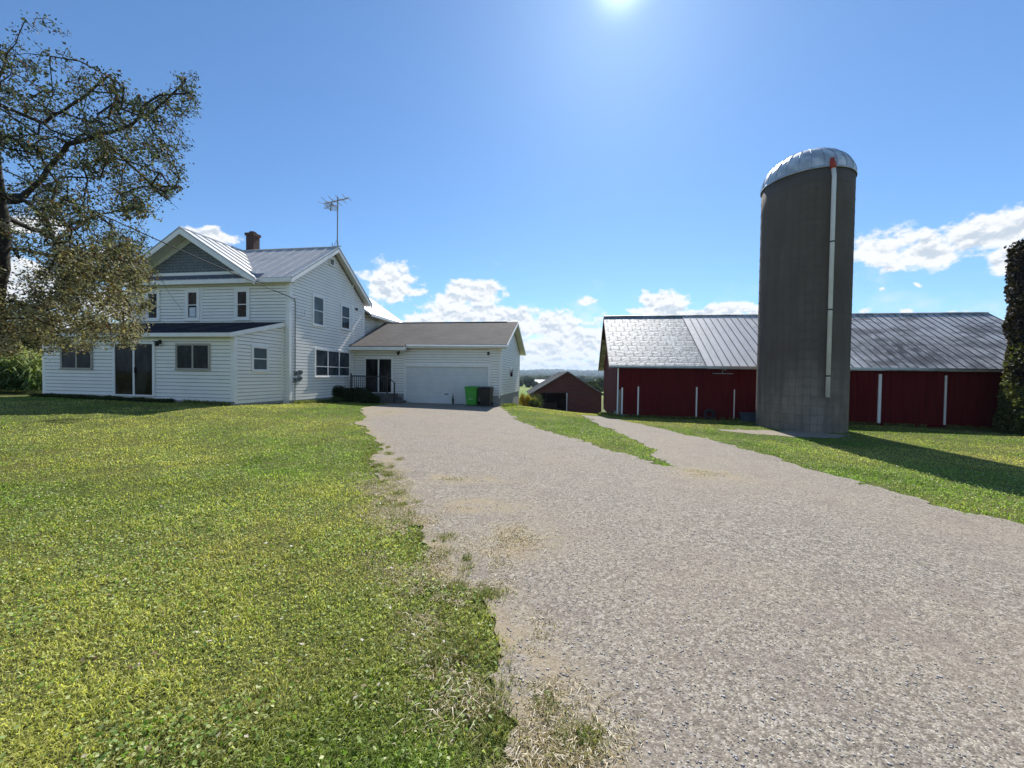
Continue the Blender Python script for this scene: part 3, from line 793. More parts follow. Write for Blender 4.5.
# cross gable facing the viewer: runs back to the main ridge
cg = MB(); AS, AZ, FL, FR, FZ = -5.30, 8.40, -9.32, -1.28, 5.90
for (fs) in (FR, FL):
    ee = [(fs, -.60, FZ), (fs, RT + 1.2, FZ), (AS, RT + 1.2, AZ), (AS, -.60, AZ)]
    cg.slab(ee, (0, 0, -.09)); seams(cg, ee[0], ee[1], ee[2], ee[3], .60)
cg.tube([(AS, -.62, AZ + .02), (AS, RT + 1.2, AZ + .02)], .05, 6)
cross = cg.build('gable_roof', M['roof_white'], house, mat2=M['seam_grey'])
m1 = MB()
for fs in (FR, FL):
    m1.hull([(fs, -.62, FZ - .06), (AS, -.62, AZ - .06), (AS, -.62, AZ - .30), (fs, -.62, FZ - .28)], [(fs, -.601, FZ - .06), (AS, -.601, AZ - .06), (AS, -.601, AZ - .30), (fs, -.601, FZ - .28)])
m1.build('fascia', M['trim'], cross)
m2 = MB()
for fs, sg in ((FR, 1), (FL, -1)):
    m2.slab([(fs, -.598, FZ - .14), (fs, -.04, FZ - .14), (AS, -.04, AZ - .14), (AS, -.598, AZ - .14)], (0, 0, -.03))
    # deep white frieze boards on the wall under the rakes
    m2.hull([(AS + sg * 3.75, -.03, 6.10), (AS, -.03, AZ - .17), (AS, -.03, AZ - .50), (AS + sg * 3.25, -.03, 6.10)], [(AS + sg * 3.75, -.004, 6.10), (AS, -.004, AZ - .17), (AS, -.004, AZ - .50), (AS + sg * 3.25, -.004, 6.10)])
m2.build('soffit', M['soffit'], cross)
tri = MB(); tri.hull([(AS - 3.7, -.002, 6.0), (AS + 3.7, -.002, 6.0), (AS, -.002, AZ - .14)], [(AS - 3.7, .3, 6.0), (AS + 3.7, .3, 6.0), (AS, .3, AZ - .14)])
gw = tri.build('gable_wall', M['slate_siding'], house); gw['label'] = 'grey shingled gable end'
MB().box(AS - 3.6, AS + 3.6, -.045, -.003, 6.28, 6.42).build('frieze_board', M['trim'], gw)
pn = MB(); pn.slab([(-9.1, -.36, 6.012), (FR - .0, -.36, 6.012), (FR - .0, -.05, 6.26), (-9.1, -.05, 6.26)], (0, 0, .02)); pn.build('pent_roof', M['pent'], house)
# chimney
ch = MB(); ch.box(-5.52, -5.03, 3.5, 3.95, 8.0, 9.45); ch.box(-5.57, -4.98, 3.45, 4.0, 9.45, 9.60)
c_ = ch.build('chimney', M['brick'], house)
MB().box(-5.4, -5.14, 3.6, 3.85, 9.60, 9.72).build('flue', M['brick'], c_)
# rear wing
rw = MB(); rw.hull([(-.42, 6.6, gh), (-6.4, 6.6, gh), (-6.4, 6.6, 5.5), (-3.2, 6.6, 7.6), (-.42, 6.6, 5.5)], [(-.42, 12.0, gh), (-6.4, 12.0, gh), (-6.4, 12.0, 5.5), (-3.2, 12.0, 7.6), (-.42, 12.0, 5.5)])
siding(rw, [(6.7, .0), (12, .0), (12, 5.4), (6.7, 5.4)], rs_(-.42))
rw.build('rear_wall', M['siding'], house, mat2=M['lap_shade'])
rr_ = MB(); ee = [(.32, 6.9, 5.46), (.32, 12.3, 5.46), (-3.2, 12.3, 7.86), (-3.2, 6.4, 7.86)]
roof_plane(rr_, *ee, .10); seams(rr_, *ee, .6)
ee = [(-6.7, 6.9, 5.46), (-6.7, 12.3, 5.46), (-3.2, 12.3, 7.86), (-3.2, 6.4, 7.86)]; roof_plane(rr_, *ee, .10)
rro = rr_.build('rear_roof', M['roof_white'], house)
MB().box(.325, .35, 7.01, 12.3, 5.30, 5.46).build('fascia', M['trim'], rro)
# windows on the right gable wall
R0 = rs_(.04)
window(house, R0, 1.68, 2.49, 4.12, 5.55, 1, .5, gm='curtain_glass')
window(house, R0, 4.15, 4.95, 4.2, 5.50, 1, .5, gm='sky_glass')
window(house, R0, 1.85, 4.98, 1.46, 2.84, 3, .36, gm='sky_glass')
window(house, R0, 3.02, 3.42, 7.50, 7.85, 1, None, .05, 'attic_vent', gm='curtain_glass')
# upper front windows (one with a white sheet hanging in it), one mostly behind the tree
F0 = fr(-.04)
window(house, F0, -5.46, -4.92, 4.2, 5.48, 1, .5, .14, shade=(-5.36, -5.02, 4.27, 4.72, 'paper'), label='upper window with a white sheet behind its lower pane')
window(house, F0, -2.72, -2.18, 4.2, 5.46, 1, .5, .14)
window(house, F0, -7.75, -7.2, 4.2, 5.46, 1, .5, .14)
# lean-to across the front
PF, PL, PR = -2.73, -9.88, -.32
lt = MB(); lt.hull([(PR - .003, PF + .0, gh), (PR - .003, .0, gh), (PR - .003, 0, 3.86), (PR - .003, PF, 3.06)], [(PL, PF, gh), (PL, 0, gh), (PL, 0, 3.86), (PL, PF, 3.06)])
siding(lt, [(PL, .40), (PR, .40), (PR, 3.10), (PL, 3.10)], fr(PF))
siding(lt, [(PF, .32), (0, .32), (0, 3.88), (PF, 3.08)], rs_(PR))
lw = lt.build('lean_to_wall', M['siding'], house, mat2=M['lap_shade'])
parts('corner_board', M['trim'], lw, [(PR - .12, PR + .050, PF - .050, PF - .002, .40, 3.10), (PR, PR + .052, PF, PF + .1, .34, 3.10), (PR + .0, PR + .052, -.12, -.0, .34, 3.8), (PL - .02, PL + .1, PF - .034, PF - .002, .40, 3.10)])
pr = MB(); ee = [(PL - .25, PF - .35, 3.16), (PR + .12, PF - .35, 3.16), (PR + .12, -.03, 3.98), (PL - .25, -.03, 3.98)]
pr.slab(ee, (0, 0, -.04)); seams(pr, *ee, 1.6, .012, .02)
pro = pr.build('lean_to_roof', M['roof_navy'], house)
q = MB(); q.box(PL - .25, PR + .12, PF - .375, PF - .352, 3.00, 3.15)
q.hull([(PR + .122, PF - .37, 3.15), (PR + .122, -.03, 3.97), (PR + .122, -.03, 3.77), (PR + .122, PF - .37, 2.99)], [(PR + .145, PF - .37, 3.15), (PR + .145, -.03, 3.97), (PR + .145, -.03, 3.77), (PR + .145, PF - .37, 2.99)])
q.box(PL - .25, PR + .118, PF - .35, PF - .03, 3.00, 3.02); q.build('fascia', M['trim'], pro)
P0 = fr(PF - .04)
window(house, P0, -2.96, -1.43, 1.70, 2.70, 2, trim=.05, frame='tan_trim')
window(house, P0, -8.81, -7.23, 1.66, 2.70, 2, trim=.05, frame='tan_trim')
window(house, rs_(PR + .04), -1.84, -1.04, 1.70, 2.68, 1, .5, .07, gm='curtain_glass')
# sliding door
def slider(root, place, u0, u1, z0, z1):
    d_ = MB(); t = .10
    boxp(d_, place, u0 - t, u0, 0, .05, z0, z1 + t); boxp(d_, place, u1, u1 + t, 0, .05, z0, z1 + t); boxp(d_, place, u0, u1, 0, .05, z1, z1 + t)
    boxp(d_, place, u0 - t, u1 + t, .0, .09, z0 - .06, z0 - .001); m_ = (u0 + u1) / 2
    boxp(d_, place, m_ - .04, m_ + .04, .001, .042, z0, z1)
    o = d_.build('sliding_door', M['trim'], root)
    for a, b in ((u0, m_ - .04), (m_ + .04, u1)):
        g_ = MB(); boxp(g_, place, a, b, .004, .02, z0, z1); g_.build('pane', M['glass'], o)
    h_ = MB(); boxp(h_, place, m_ + .05, m_ + .08, .022, .06, z0 + .9, z0 + 1.15); h_.build('handle', M['iron'], o)
    return o
slider(house, P0, -6.0, -4.12, .60, 2.72)
def lamp(root, place, u, z, s=.1):
    b_ = MB(); boxp(b_, place, u - s * .35, u + s * .35, 0, .03, z - s * .1, z + s); boxp(b_, place, u - s * .55, u + s * .55, .03, .06 + s, z + s * .35, z + s * .6)
    o = b_.build('wall_lamp', M['iron'], root)
    k = MB(); c0 = Vector(place(u, .05 + s * .5, z + s * .35)); k.tube([c0, c0 - Vector((0, 0, s * .5)), c0 - Vector((0, 0, s * 1.1))], [s * .35, s * .5, s * .3], 10)
    k.build('lamp_shade', M['iron'], o); return o
lamp(house, P0, -3.78, 2.74, .16)
lamp(house, R0, 5.65, 5.5, .10)
# electricity meters with conduit
mt = MB()
mt.tube([(.05, .35, 1.7), (.05, .35, 4.9), (.05, .30, 5.08), (.12, .22, 5.1)], .028, 8)
mt.tube([(.05, .35, .3), (.05, .35, 1.2)], .02, 8)
mt.tube([(.05, .35, 4.3), (.16, .5, 4.25), (.2, .8, 4.4), (.1, .95, 4.7)], .010, 6)
el = mt.build('conduit', M['grey_metal'], house)
for zz, tt in ((1.58, .35), (1.33, .62), (1.62, .66), (1.25, .30)):
    k = MB(); k.box(.018, .10, tt - .1, tt + .1, zz - .13, zz + .13); kk = k.build('meter_box', M['grey_metal'], house)
    g_ = MB(); g_.tube([(.101, tt, zz + .02), (.18, tt, zz + .02)], [.085, .075], 16); g_.build('meter_dial', M['curtain_glass'], kk)

# aerial on the ridge (things that stand on the roof)
ax, ay, az_ = loc2w(HO, .30, RT, RZ)
ant = thing('television_aerial', 'tall thin television aerial on the ridge of the white farmhouse', 'aerial', (ax, ay, az_), -TH)
k = MB(); k.tube([(0, 0, RZ), (0, 0, RZ + 2.75)], .034, 8); k.build('mast', M['grey_metal'], ant)
k = MB(); k.bar((-.25, .0, RZ + .06), (.25, 0, RZ + .06), .04); k.bar((-.2, 0, RZ + .08), (0, 0, RZ + .45), .02); k.bar((.0, .2, RZ - .02), (0, 0, RZ + .45), .02); k.bar((-.3, 0, RZ + .05), (-.3, 0, RZ + .25), .03); k.build('bracket', M['grey_metal'], ant)
k = MB(); bz = RZ + 2.55
k.bar((-.75, -.1, bz - .18), (.62, .1, bz + .14), .045)
for i in range(9):
    f = i / 8; x = -.75 + 1.37 * f; zz = bz - .18 + .32 * f; L = .62 - .40 * f
    k.tube([(x - .0, -L, zz + .10 * (1 if i % 2 else -1)), (x, 0, zz), (x + .05, L, zz + .10 * (1 if i % 2 else -1))], .016, 5)
for i in range(4): k.tube([(-.5 + i * .06, -.25, bz - .45 + i * .1), (-.3, .1, bz - .2 + .05 * i)], .012, 5)
k.tube([(-.35, 0, bz - .1), (-.42, .0, bz - .55)], .03, 6)
for i in range(5): k.tube([(-.62 + i * .02, -.3 + .03 * i, bz - .5 + i * .07), (-.15 + i * .01, .3, bz - .45 + i * .07)], .018, 5)
k.build('antenna_elements', M['grey_metal'], ant)

# ================================================================== GARAGE
gar = thing('garage', 'single-storey white attached garage with brown shingle roof and wide door', 'garage', (GO[0], GO[1], -.14), -TH)
GL, GD, GE, GR = -9.03, 7.5, 3.30, 5.20
gw_ = MB(); gw_.hull([(-.003, 0, .3), (-.003, GD, .3), (-.003, GD, GE), (-.003, GD / 2, GR - .28), (-.003, 0, GE)], [(GL, 0, .3), (GL, GD, .3), (GL, GD, GE), (GL, GD / 2, GR - .28), (GL, 0, GE)])
# front boards round the door opening
for (u0, u1, z0, z1) in ((GL, -5.86, .45, 3.3), (-5.86, -.62, 2.20, 3.3), (-.62, 0, .45, 3.3)):
    siding(gw_, [(u0, z0), (u1, z0), (u1, z1), (u0, z1)], fr(0))
siding(gw_, [(0, .48), (GD, .48), (GD, GE), (GD / 2, GR - .3), (0, GE)], rs_(0))
gwo = gw_.build('wall', M['siding'], gar, mat2=M['lap_shade'])
parts('corner_board', M['trim'], gwo, [(-.12, .050, -.050, -.002, .45, 3.3), (0, .052, 0, .12, .46, 3.3), (0, .052, GD - .1, GD + .02, .46, 3.3)])
parts('foundation', M['foundation'], gar, [(-.62, .004, -.012, .2, -.25, .45), (-.1, .006, .2, GD, -.9, .47), (-6.2, -5.86, -.012, .2, -.25, .45), (GL, -6.2, .0, .2, -.25, .45)])
gr_ = MB(); RO = .42
ee = [(GL, -.48, 3.36), (RO, -.48, 3.36), (RO, GD / 2, GR), (GL, GD / 2, GR)]; roof_plane(gr_, *ee, .09)
ee = [(GL, GD + .62, 3.32), (RO, GD + .62, 3.32), (RO, GD / 2, GR), (GL, GD / 2, GR)]; roof_plane(gr_, *ee, .09)
# the roof runs out a little further over the side porch
slp = (GR - 3.36) / (GD / 2 + .48)
gr_.slab([(GL, -.78, 3.36 - .30 * slp + .01), (-5.55, -.78, 3.36 - .30 * slp + .01), (-5.55, -.40, 3.36 + .08 * slp + .012), (GL, -.40, 3.36 + .08 * slp + .012)], (0, 0, -.09))
gro = gr_.build('roof', M['asphalt_shingle'], gar)
q = MB(); q.box(GL, -.3, GD / 2 - .1, GD / 2 + .1, GR - .01, GR + .012); q.build('ridge_cap', M['iron'], gro)
q = MB(); q.box(-5.548, RO, -.503, -.482, 3.16, 3.34); q.box(GL, -5.55, -.802, -.782, 3.0, 3.19); q.box(-5.548, -5.525, -.80, -.50, 3.0, 3.21)
rake(q, RO + .001, RO + .02, -.49, 3.35, GD / 2, GR - .02, .16); rake(q, RO + .001, RO + .02, GD + .63, 3.31, GD / 2, GR - .02, .16)
q.build('fascia', M['trim'], gro)
q = MB(); q.box(-5.54, RO - .01, -.48, -.03, 3.17, 3.19); q.box(GL, -5.56, -.78, -.03, 3.01, 3.03)
rake(q, .03, RO - .005, -.0, 3.52 - .12, GD / 2, GR - .11, .02); rake(q, .03, RO - .005, GD + .6, 3.21, GD / 2, GR - .11, .02); q.build('soffit', M['soffit'], gro)
q = MB(); q.tube([(-5.5, -.54, 3.27), (RO, -.54, 3.24)], .055, 8); q.tube([(-.06, -.54, 3.22), (-.06, -.10, 2.95), (-.06, -.07, 2.8), (-.06, -.07, .3)], .035, 8); q.build('gutter', M['trim'], gro)
# garage door
D0 = fr(-.0)
gd = MB(); u0, u1, z0, z1 = -5.74, -.74, -.09, 2.08; n_ = 4
for i in range(n_):
    a = z0 + (z1 - z0) * i / n_; b = z0 + (z1 - z0) * (i + 1) / n_ - .012
    boxp(gd, D0, u0, u1, .002, .02, a, b)
    for j in range(8):
        w_ = (u1 - u0) / 8; boxp(gd, D0, u0 + j * w_ + .06, u0 + (j + 1) * w_ - .06, .02, .026, a + .07, b - .07)
gdo = gd.build('garage_door', M['door_white'], gar)
q = MB(); boxp(q, D0, u0 - .12, u0, 0, .07, -.12, 2.22); boxp(q, D0, u1, u1 + .12, 0, .07, -.12, 2.22); boxp(q, D0, u0, u1, 0, .10, 2.08, 2.22); q.build('door_frame', M['trim'], gdo)
MB().box(-3.35, -3.1, -.05, -.021, .45, .5).build('handle', M['iron'], gdo)
q = MB(); boxp(q, D0, u0, u1, .0205, .028, -.12, -.092); q.build('rubber_seal', M['rubber'], gdo)
slider(gar, fr(-.04), -8.30, -6.66, .52, 2.50)
lamp(gar, fr(-.04), -6.2, 2.85, .14); lamp(gar, fr(-.04), -.72, 2.85, .12)
window(gar, rs_(.04), 2.85, 4.1, 1.52, 2.14, 1, None, .02)
# side porch deck, rails and steps
dk = MB(); dk.box(-8.6, -6.25, -1.30, -.02, -.15, .46); dko = dk.build('porch_deck', M['deck'], gar)
q = MB(); q.box(-6.249, -5.9, -1.2, -.3, -.2, .26); q.box(-5.899, -5.6, -1.2, -.3, -.2, .08); q.build('step', M['deck'], dko)
rl = MB()
for s_ in (-8.55, -6.32): rl.box(s_ - .03, s_ + .03, -1.29, -1.23, .46, 1.62)
rl.box(-8.52, -6.35, -1.285, -1.235, 1.44, 1.50); rl.box(-8.52, -6.35, -1.28, -1.24, .56, .60)
n_ = 17
for i in range(n_):
    x = -8.52 + (i + .5) / n_ * 2.17; rl.box(x - .013, x + .013, -1.272, -1.248, .60, 1.44)
rl.box(-5.93, -5.87, -1.27, -1.21, -.1, 1.15); rl.bar((-6.32, -1.24, 1.46), (-5.9, -1.24, 1.12), .04)
rl.build('railing', M['iron'], gar)

# wheeled bins and a weed by the garage door
def bin_(name, s, label, mat, lid, logo=False):
    x, y, z = loc2w(GO, s, -.85, 0); z = gz1(x, y) + .012
    b = thing(name, label, 'bin', (x, y, z), -TH - .05)
    k = MB(); w0, w1, d0, d1 = .27, .34, .26, .34; H0 = z + .07; H1 = z + 1.0
    k.hull([(-w0, -d0, H0), (w0, -d0, H0), (w0, d0, H0), (-w0, d0, H0)], [(-w1, -d1, H1), (w1, -d1, H1), (w1, d1, H1), (-w1, d1, H1)])
    k.hull([(-w1 - .02, -d1 - .02, H1 - .05), (w1 + .02, -d1 - .02, H1 - .05), (w1 + .02, d1 + .02, H1 - .05), (-w1 - .02, d1 + .02, H1 - .05)], [(-w1 - .025, -d1 - .025, H1), (w1 + .025, -d1 - .025, H1), (w1 + .025, d1 + .025, H1), (-w1 - .025, d1 + .025, H1)])
    bd = k.build('bin_body', mat, b, bevel=.012)
    k = MB(); k.hull([(-w1 - .03, -d1 - .05, H1 + .004), (w1 + .03, -d1 - .05, H1 + .004), (w1 + .03, d1 + .02, H1 + .004), (-w1 - .03, d1 + .02, H1 + .004)], [(-w1 + .02, -d1 + .0, H1 + .07), (w1 - .02, -d1 + .0, H1 + .07), (w1 - .02, d1, H1 + .10), (-w1 + .02, d1, H1 + .10)])
    k.build('lid', lid, b, bevel=.01)
    for sx in (-1, 1):
        k = MB(); k.tube([(sx * (w0 + .01), d0 - .02, z + .12), (sx * (w0 + .06), d0 - .02, z + .12)], .12, 16); k.build('wheel', M['rubber'], b)
    k = MB(); k.tube([(-w1 + .05, d1 + .07, H1 - .02), (w1 - .05, d1 + .07, H1 - .02)], .018, 8); k.bar((-w1 + .08, d1, H1 - .02), (-w1 + .08, d1 + .07, H1 - .02), .03); k.bar((w1 - .08, d1, H1 - .02), (w1 - .08, d1 + .07, H1 - .02), .03); k.build('handle', mat, b)
    k = MB()
    for i in range(5): k.box(-.2 + i * .1 - .01, -.2 + i * .1 + .01, -d0 - .045, -d0 - .02, H0 + .1, H0 + .3)
    if logo:
        # pale moulded mark on the front
        k2 = MB(); yy = -.345
        for a0 in range(3):
            t0 = a0 * 2 * PI / 3 + PI / 2; pts = [(.11 * math.cos(t0 + f), yy, z + .62 + .11 * math.sin(t0 + f)) for f in (.25, 1.05, 1.85)]
            k2.bar(pts[0], pts[1], .03, .012); k2.bar(pts[1], pts[2], .03, .012)
        k2.box(-.14, .14, yy - .005, yy + .01, z + .36, z + .42); k2.build('recycling_mark', M['pale_green'], bd)
    return b
M['pale_green'] = simple('pale_green_print', (.30, .55, .25), (.26, .5, .22), 5, .5)
bin_('wheeled_bin', -1.44, 'bright green wheeled bin with pale mark by the garage door', M['green_bin'], M['green_bin'], True)
bin_('wheeled_bin', -.66, 'near-black wheeled bin beside the green one', M['brown_bin'], M['brown_bin'])

# ================================================================== BARN
barn = thing('barn', 'long low dark red barn with patched grey metal roof', 'barn', (BO[0], BO[1], -.6), -TH)
BL, BD, BE, BR = 21.3, 10.0, 2.36, 5.66
bw = MB()
bw.hull([(0.003, 0, -.9), (0.003, BD, -.9), (0.003, BD, BE), (0.003, BD / 2, BR - .25), (0.003, 0, BE)], [(BL, 0, -.9), (BL, BD, -.9), (BL, BD, BE), (BL, BD / 2, BR - .25), (BL, 0, BE)])
x = 0.0; rr2 = random.Random(3)
while x < BL - .02:
    w_ = min(rr2.uniform(.22, .30), BL - x); o_ = rr2.uniform(.014, .024)
    bw.box(x + .004, x + w_ - .004, -o_, -.0005, -.55 + rr2.uniform(-.03, .03), BE - .03); x += w_
y = 0.0
while y < BD - .02:
    w_ = min(rr2.uniform(.22, .30), BD - y); o_ = rr2.uniform(.012, .022)
    zt = lambda t: BE + (BR - .3 - BE) * (1 - abs(t - BD / 2) / (BD / 2))
    a, b = y + .003, y + w_ - .003
    bw.hull([(-o_, a, -.55), (-o_, b, -.55), (-o_, b, zt(b)), (-o_, a, zt(a))], [(.002, a, -.55), (.002, b, -.55), (.002, b, zt(b)), (.002, a, zt(a))]); y += w_
bw.build('wall', M['barn'], barn)
def slope_pts(s0, s1, t0=-.35, lift=0.0):
    k = (BR - BE - .06) / (BD / 2)
    return [(s0, t0, BE + .06 + k * t0 + lift), (s1, t0, BE + .06 + k * t0 + lift), (s1, BD / 2, BR + lift), (s0, BD / 2, BR + lift)]
q = MB(); ee = slope_pts(-.42, 4.55); roof_plane(q, *ee, .08); t_ = q.build('tin_shingle_roof', M['tin'], barn)
# rear overhang and rear slope
q = MB(); ee = slope_pts(4.56, 8.2, lift=.012); roof_plane(q, *ee, .09); seams(q, *ee, .40, .03, .035); q.build('pale_metal_roof', M['barn_light'], barn, mat2=M['seam_dark'])
q = MB(); ee = slope_pts(8.205, BL + .3); roof_plane(q, *ee, .08); seams(q, *ee, .40, .03, .035)
bk = (BR - BE - .06) / (BD / 2)
rb = [(-.42, BD + .35, BE + .06 - bk * .35), (BL + .3, BD + .35, BE + .06 - bk * .35), (BL + .3, BD / 2 + .001, BR), (-.42, BD / 2 + .001, BR)]
roof_plane(q, *rb, .08); q.tube([(-.42, BD / 2, BR + .03), (BL + .3, BD / 2, BR + .03)], .06, 6)
q.build('metal_roof', M['barn_metal'], barn, mat2=M['seam_dark'])
q = MB(); q.box(-.42, BL + .3, -.385, -.352, BE - .19, BE - .095)
q.build('eave_strip', M['galv'], barn)
q = MB(); rake(q, -.445, -.423, -.36, BE - .18, BD / 2, BR - .0, .22); rake(q, -.445, -.423, BD + .36, BE - .18, BD / 2, BR - .0, .22); q.build('rake_board', M['red_trim'], barn)
q = MB()
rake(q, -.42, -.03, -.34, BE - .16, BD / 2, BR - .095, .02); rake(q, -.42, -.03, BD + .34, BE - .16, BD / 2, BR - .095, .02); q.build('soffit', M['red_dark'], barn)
def post(s, w_, z0, z1, o=.05):
    q = MB(); q.box(s - w_ / 2, s + w_ / 2, -.026 - o, -.025, z0, z1); return q.build('white_post', M['trim'], barn)
post(.06, .07, -.5, 2.2); post(.30, .07, -.45, 1.05); post(1.15, .065, -.5, 1.12); post(4.15, .065, -.5, 1.15); post(6.02, .04, -.5, 1.05)
post(12.76, .13, -.5, 1.95); post(15.60, .07, -.5, 1.92)
q = MB(); q.box(.02, .32, -.06, -.026, -.5, .95); q.build('side_door', M['wood_grey'], barn)
q = MB(); q.box(4.9, 5.9, -.16, -.10, 1.86, 1.90); q.bar((5.4, -.03, 2.15), (5.4, -.13, 1.9), .04); q.tube([(5.5, -.14, 2.05), (5.5, -.14, 2.2)], .05, 8); q.build('wall_lamp', M['grey_metal'], barn)
q = MB(); q.box(-.02, .0, .02, .8, -.8, -.28); q.box(-.03, .5, -.08, -.027, -.8, -.42); q.build('foundation', M['foundation'], barn)
# trough and tyre by the barn wall
x, y, z = loc2w(BO, 6.75, -.75, 0); z = gz1(x, y)
tr = thing('water_trough', 'blue-grey plastic trough on the ground between barn wall and silo', 'trough', (x, y, z), -TH)
k = MB(); a = [(-.62, -.28), (.62, -.28), (.62, .28), (-.62, .28)]
k.hull([(p * .92, q_ * .9, z) for p, q_ in a], [(p, q_, z + .40) for p, q_ in a]); k.build('trough_body', M['blue_plastic'], tr, bevel=.03)
k = MB()
for (a0, a1, b0, b1) in ((-.66, .66, -.32, -.26), (-.66, .66, .26, .32), (-.66, -.6, -.26, .26), (.6, .66, -.26, .26)): k.box(a0, a1, b0, b1, z + .401, z + .44)
k.build('rim', M['blue_plastic'], tr)
x, y, z = loc2w(BO, 4.75, -.25, 0); z = gz1(x, y)
ty = thing('old_tyre', 'old dark tyre leaning against the red barn wall', 'tyre', (x, y, z), -TH)
k = MB(); pts = []
nn_ = 28; R1, R2 = .22, .08
for i in range(nn_):
    t = 2 * PI * i / nn_
    for j in range(10):
        p = 2 * PI * j / 10; rad = R1 + R2 * math.cos(p); k.v.append((rad * math.cos(t), R2 * .8 * math.sin(p) + .12 * math.sin(t) * .5, z + .29 + rad * math.sin(t)))
for i in range(nn_):
    for j in range(10):
        i2 = (i + 1) % nn_; j2 = (j + 1) % 10; k.f.append((i * 10 + j, i2 * 10 + j, i2 * 10 + j2, i * 10 + j2))
k.build('tyre_ring', M['rubber'], ty, smooth=True)

# ================================================================== SILOS
sz0 = -.62
silo = thing('silo', 'tall concrete stave silo with metal dome and white pipe', 'silo', (SC[0], SC[1], sz0))
k = MB(); prof = [(SR, -1.0 - sz0 + sz0), (SR, 10.2)]
k.lathe([(SR, z) for z in np.linspace(-.9, 10.22, 12)] + [(SR - .1, 10.22)], 72); k.build('shaft', mat_stave(SR), silo, smooth=True)
M['hoop'] = simple('rusty_hoop', (.12, .095, .08), (.16, .13, .11), 5, .9, 0)
z = -.2
while z < 10.1:
    k = MB(); n_ = 64; k.tube([((SR + .006) * math.cos(2 * PI * i / n_), (SR + .006) * math.sin(2 * PI * i / n_), z) for i in range(n_ + 1)], .0045, 5, False); k.build('hoop', M['hoop'], silo)
    z += .38 if z < 5 else .5
k = MB(); n_ = 72; HD = 1.33
profd = [((SR + .02) * math.cos(a), 10.20 + HD * math.sin(a)) for a in np.linspace(0, PI / 2 - .02, 14)]
k.lathe([(SR + .03, 10.16)] + profd, n_)
dome = k.build('dome', mat_dome(), silo, smooth=True)
k = MB()
for i in range(24):
    t = 2 * PI * i / 24
    k.tube([(r * 1.004 * math.cos(t), r * 1.004 * math.sin(t), z_ + .004) for r, z_ in profd], .016, 5, False)
k.lathe([(SR + .035, 10.14), (SR + .05, 10.16), (SR + .04, 10.22), (SR + .022, 10.24)], 72)
k.build('dome_rib', M['galv'], dome)
near = math.atan2(-SC[1], -SC[0])                     # direction from the silo to the viewer's side
pa = near + math.radians(29.5)
px_, py_ = math.cos(pa), math.sin(pa)
def ps(r, z): return (px_ * r, py_ * r, z)
k = MB(); k.tube([ps(SR + .14, .92), ps(SR + .14, 9.75), ps(SR + .07, 10.10)], .078, 14); pipe = k.build('filler_pipe', M['white_pipe'], silo, smooth=True)
for z in (1.75, 4.4, 7.1):
    k = MB(); k.tube([ps(SR + .14, z), ps(SR + .14, z + .05)], .088, 14); k.build('pipe_band', M['iron'], pipe)
for z in (1.15, 3.3, 5.5, 7.6, 9.5):
    k = MB(); k.tube([ps(SR - .02, z), ps(SR + .10, z)], .02, 6); k.build('bracket', M['iron'], pipe)
k = MB(); k.tube([ps(SR + .08, 10.03), ps(SR + .04, 10.26), ps(SR - .10, 10.46), ps(SR - .35, 10.56)], [.10, .11, .11, .10], 12); k.tube([ps(SR + .06, 10.3), ps(SR + .08, 10.48)], .04, 8)
k.build('pipe_elbow', M['copper_red'], silo, smooth=True)
k = MB(); la = near + math.radians(7)
for i in range(24):
    z = 1.0 + i * .38
    for da in (-.09, .09): pass
    p = [((SR + (.10 if j in (1, 2) else -.01)) * math.cos(la + a_), (SR + (.10 if j in (1, 2) else -.01)) * math.sin(la + a_), z) for j, a_ in enumerate((-.10, -.10, .10, .10))]
    k = MB(); k.tube(p, .008, 5); k.build('ladder_rung', M['hoop'], silo)

vs0 = -.68
vs = thing('silo', 'shorter silo wrapped in dark vines at the right edge', 'silo', (VC[0], VC[1], vs0))
k = MB(); k.lathe([(VR, z) for z in np.linspace(-1, 7.6, 8)], 48); k.build('shaft', bpy.data.materials['concrete_staves'], vs, smooth=True)
k = MB(); k.lathe([(VR + .05, 7.5)] + [((VR + .04) * math.cos(a), 7.6 + 1.4 * math.sin(a)) for a in np.linspace(0, PI / 2 - .02, 10)], 48); k.build('dome', bpy.data.materials['galvanised_dome'], vs, smooth=True)
n = 30000
t = rng.uniform(0, 2 * PI, n); z = rng.uniform(-.65, 7.75, n)
bul = .06 + .42 * np.clip(fbm(t * 3, z * 1.2, 3, 41) - .25, 0, 1) + np.clip(1 - np.abs(z - 1.6) / 2.0, 0, 1) * .16 + np.clip(z - 7, 0, 1) * .15
r = VR + rng.uniform(0, 1, n) ** .7 * bul
P = np.stack([VC[0] + r * np.cos(t), VC[1] + r * np.sin(t), z], 1)
outw = np.stack([np.cos(t), np.sin(t), np.zeros(n)], 1)
f = np.clip((2.9 - z) / 1.6 + rng.normal(0, .35, n) + (fbm(t * 4, z, 3, 44) - .5) * 3, 0, 1)
tint = lerp3(f, (.030, .024, .014), (.15, .17, .05)) * rng.uniform(.6, 1.4, n)[:, None]  # lower leaves greener, with sunlit brightness put into the tint
vo = leaf_cards('vine_leaves', P, rng.uniform(.10, .19, n), tint, M['leaf'], vs, .8, outward=outw)
# a low leafy skirt where the vine spreads over the grass
n = 5000; t = rng.uniform(0, 2 * PI, n); z = rng.uniform(0, 1, n) ** 1.5 * 2.2; r = VR + .1 + rng.uniform(0, 1, n) * (.45 - .15 * z)
P = np.stack([VC[0] + r * np.cos(t), VC[1] + r * np.sin(t), z - .6], 1)
leaf_cards('vine_skirt', P, rng.uniform(.08, .15, n), lerp3(rng.uniform(0, 1, n), (.05, .07, .02), (.18, .20, .06)), M['leaf'], vs, .7)

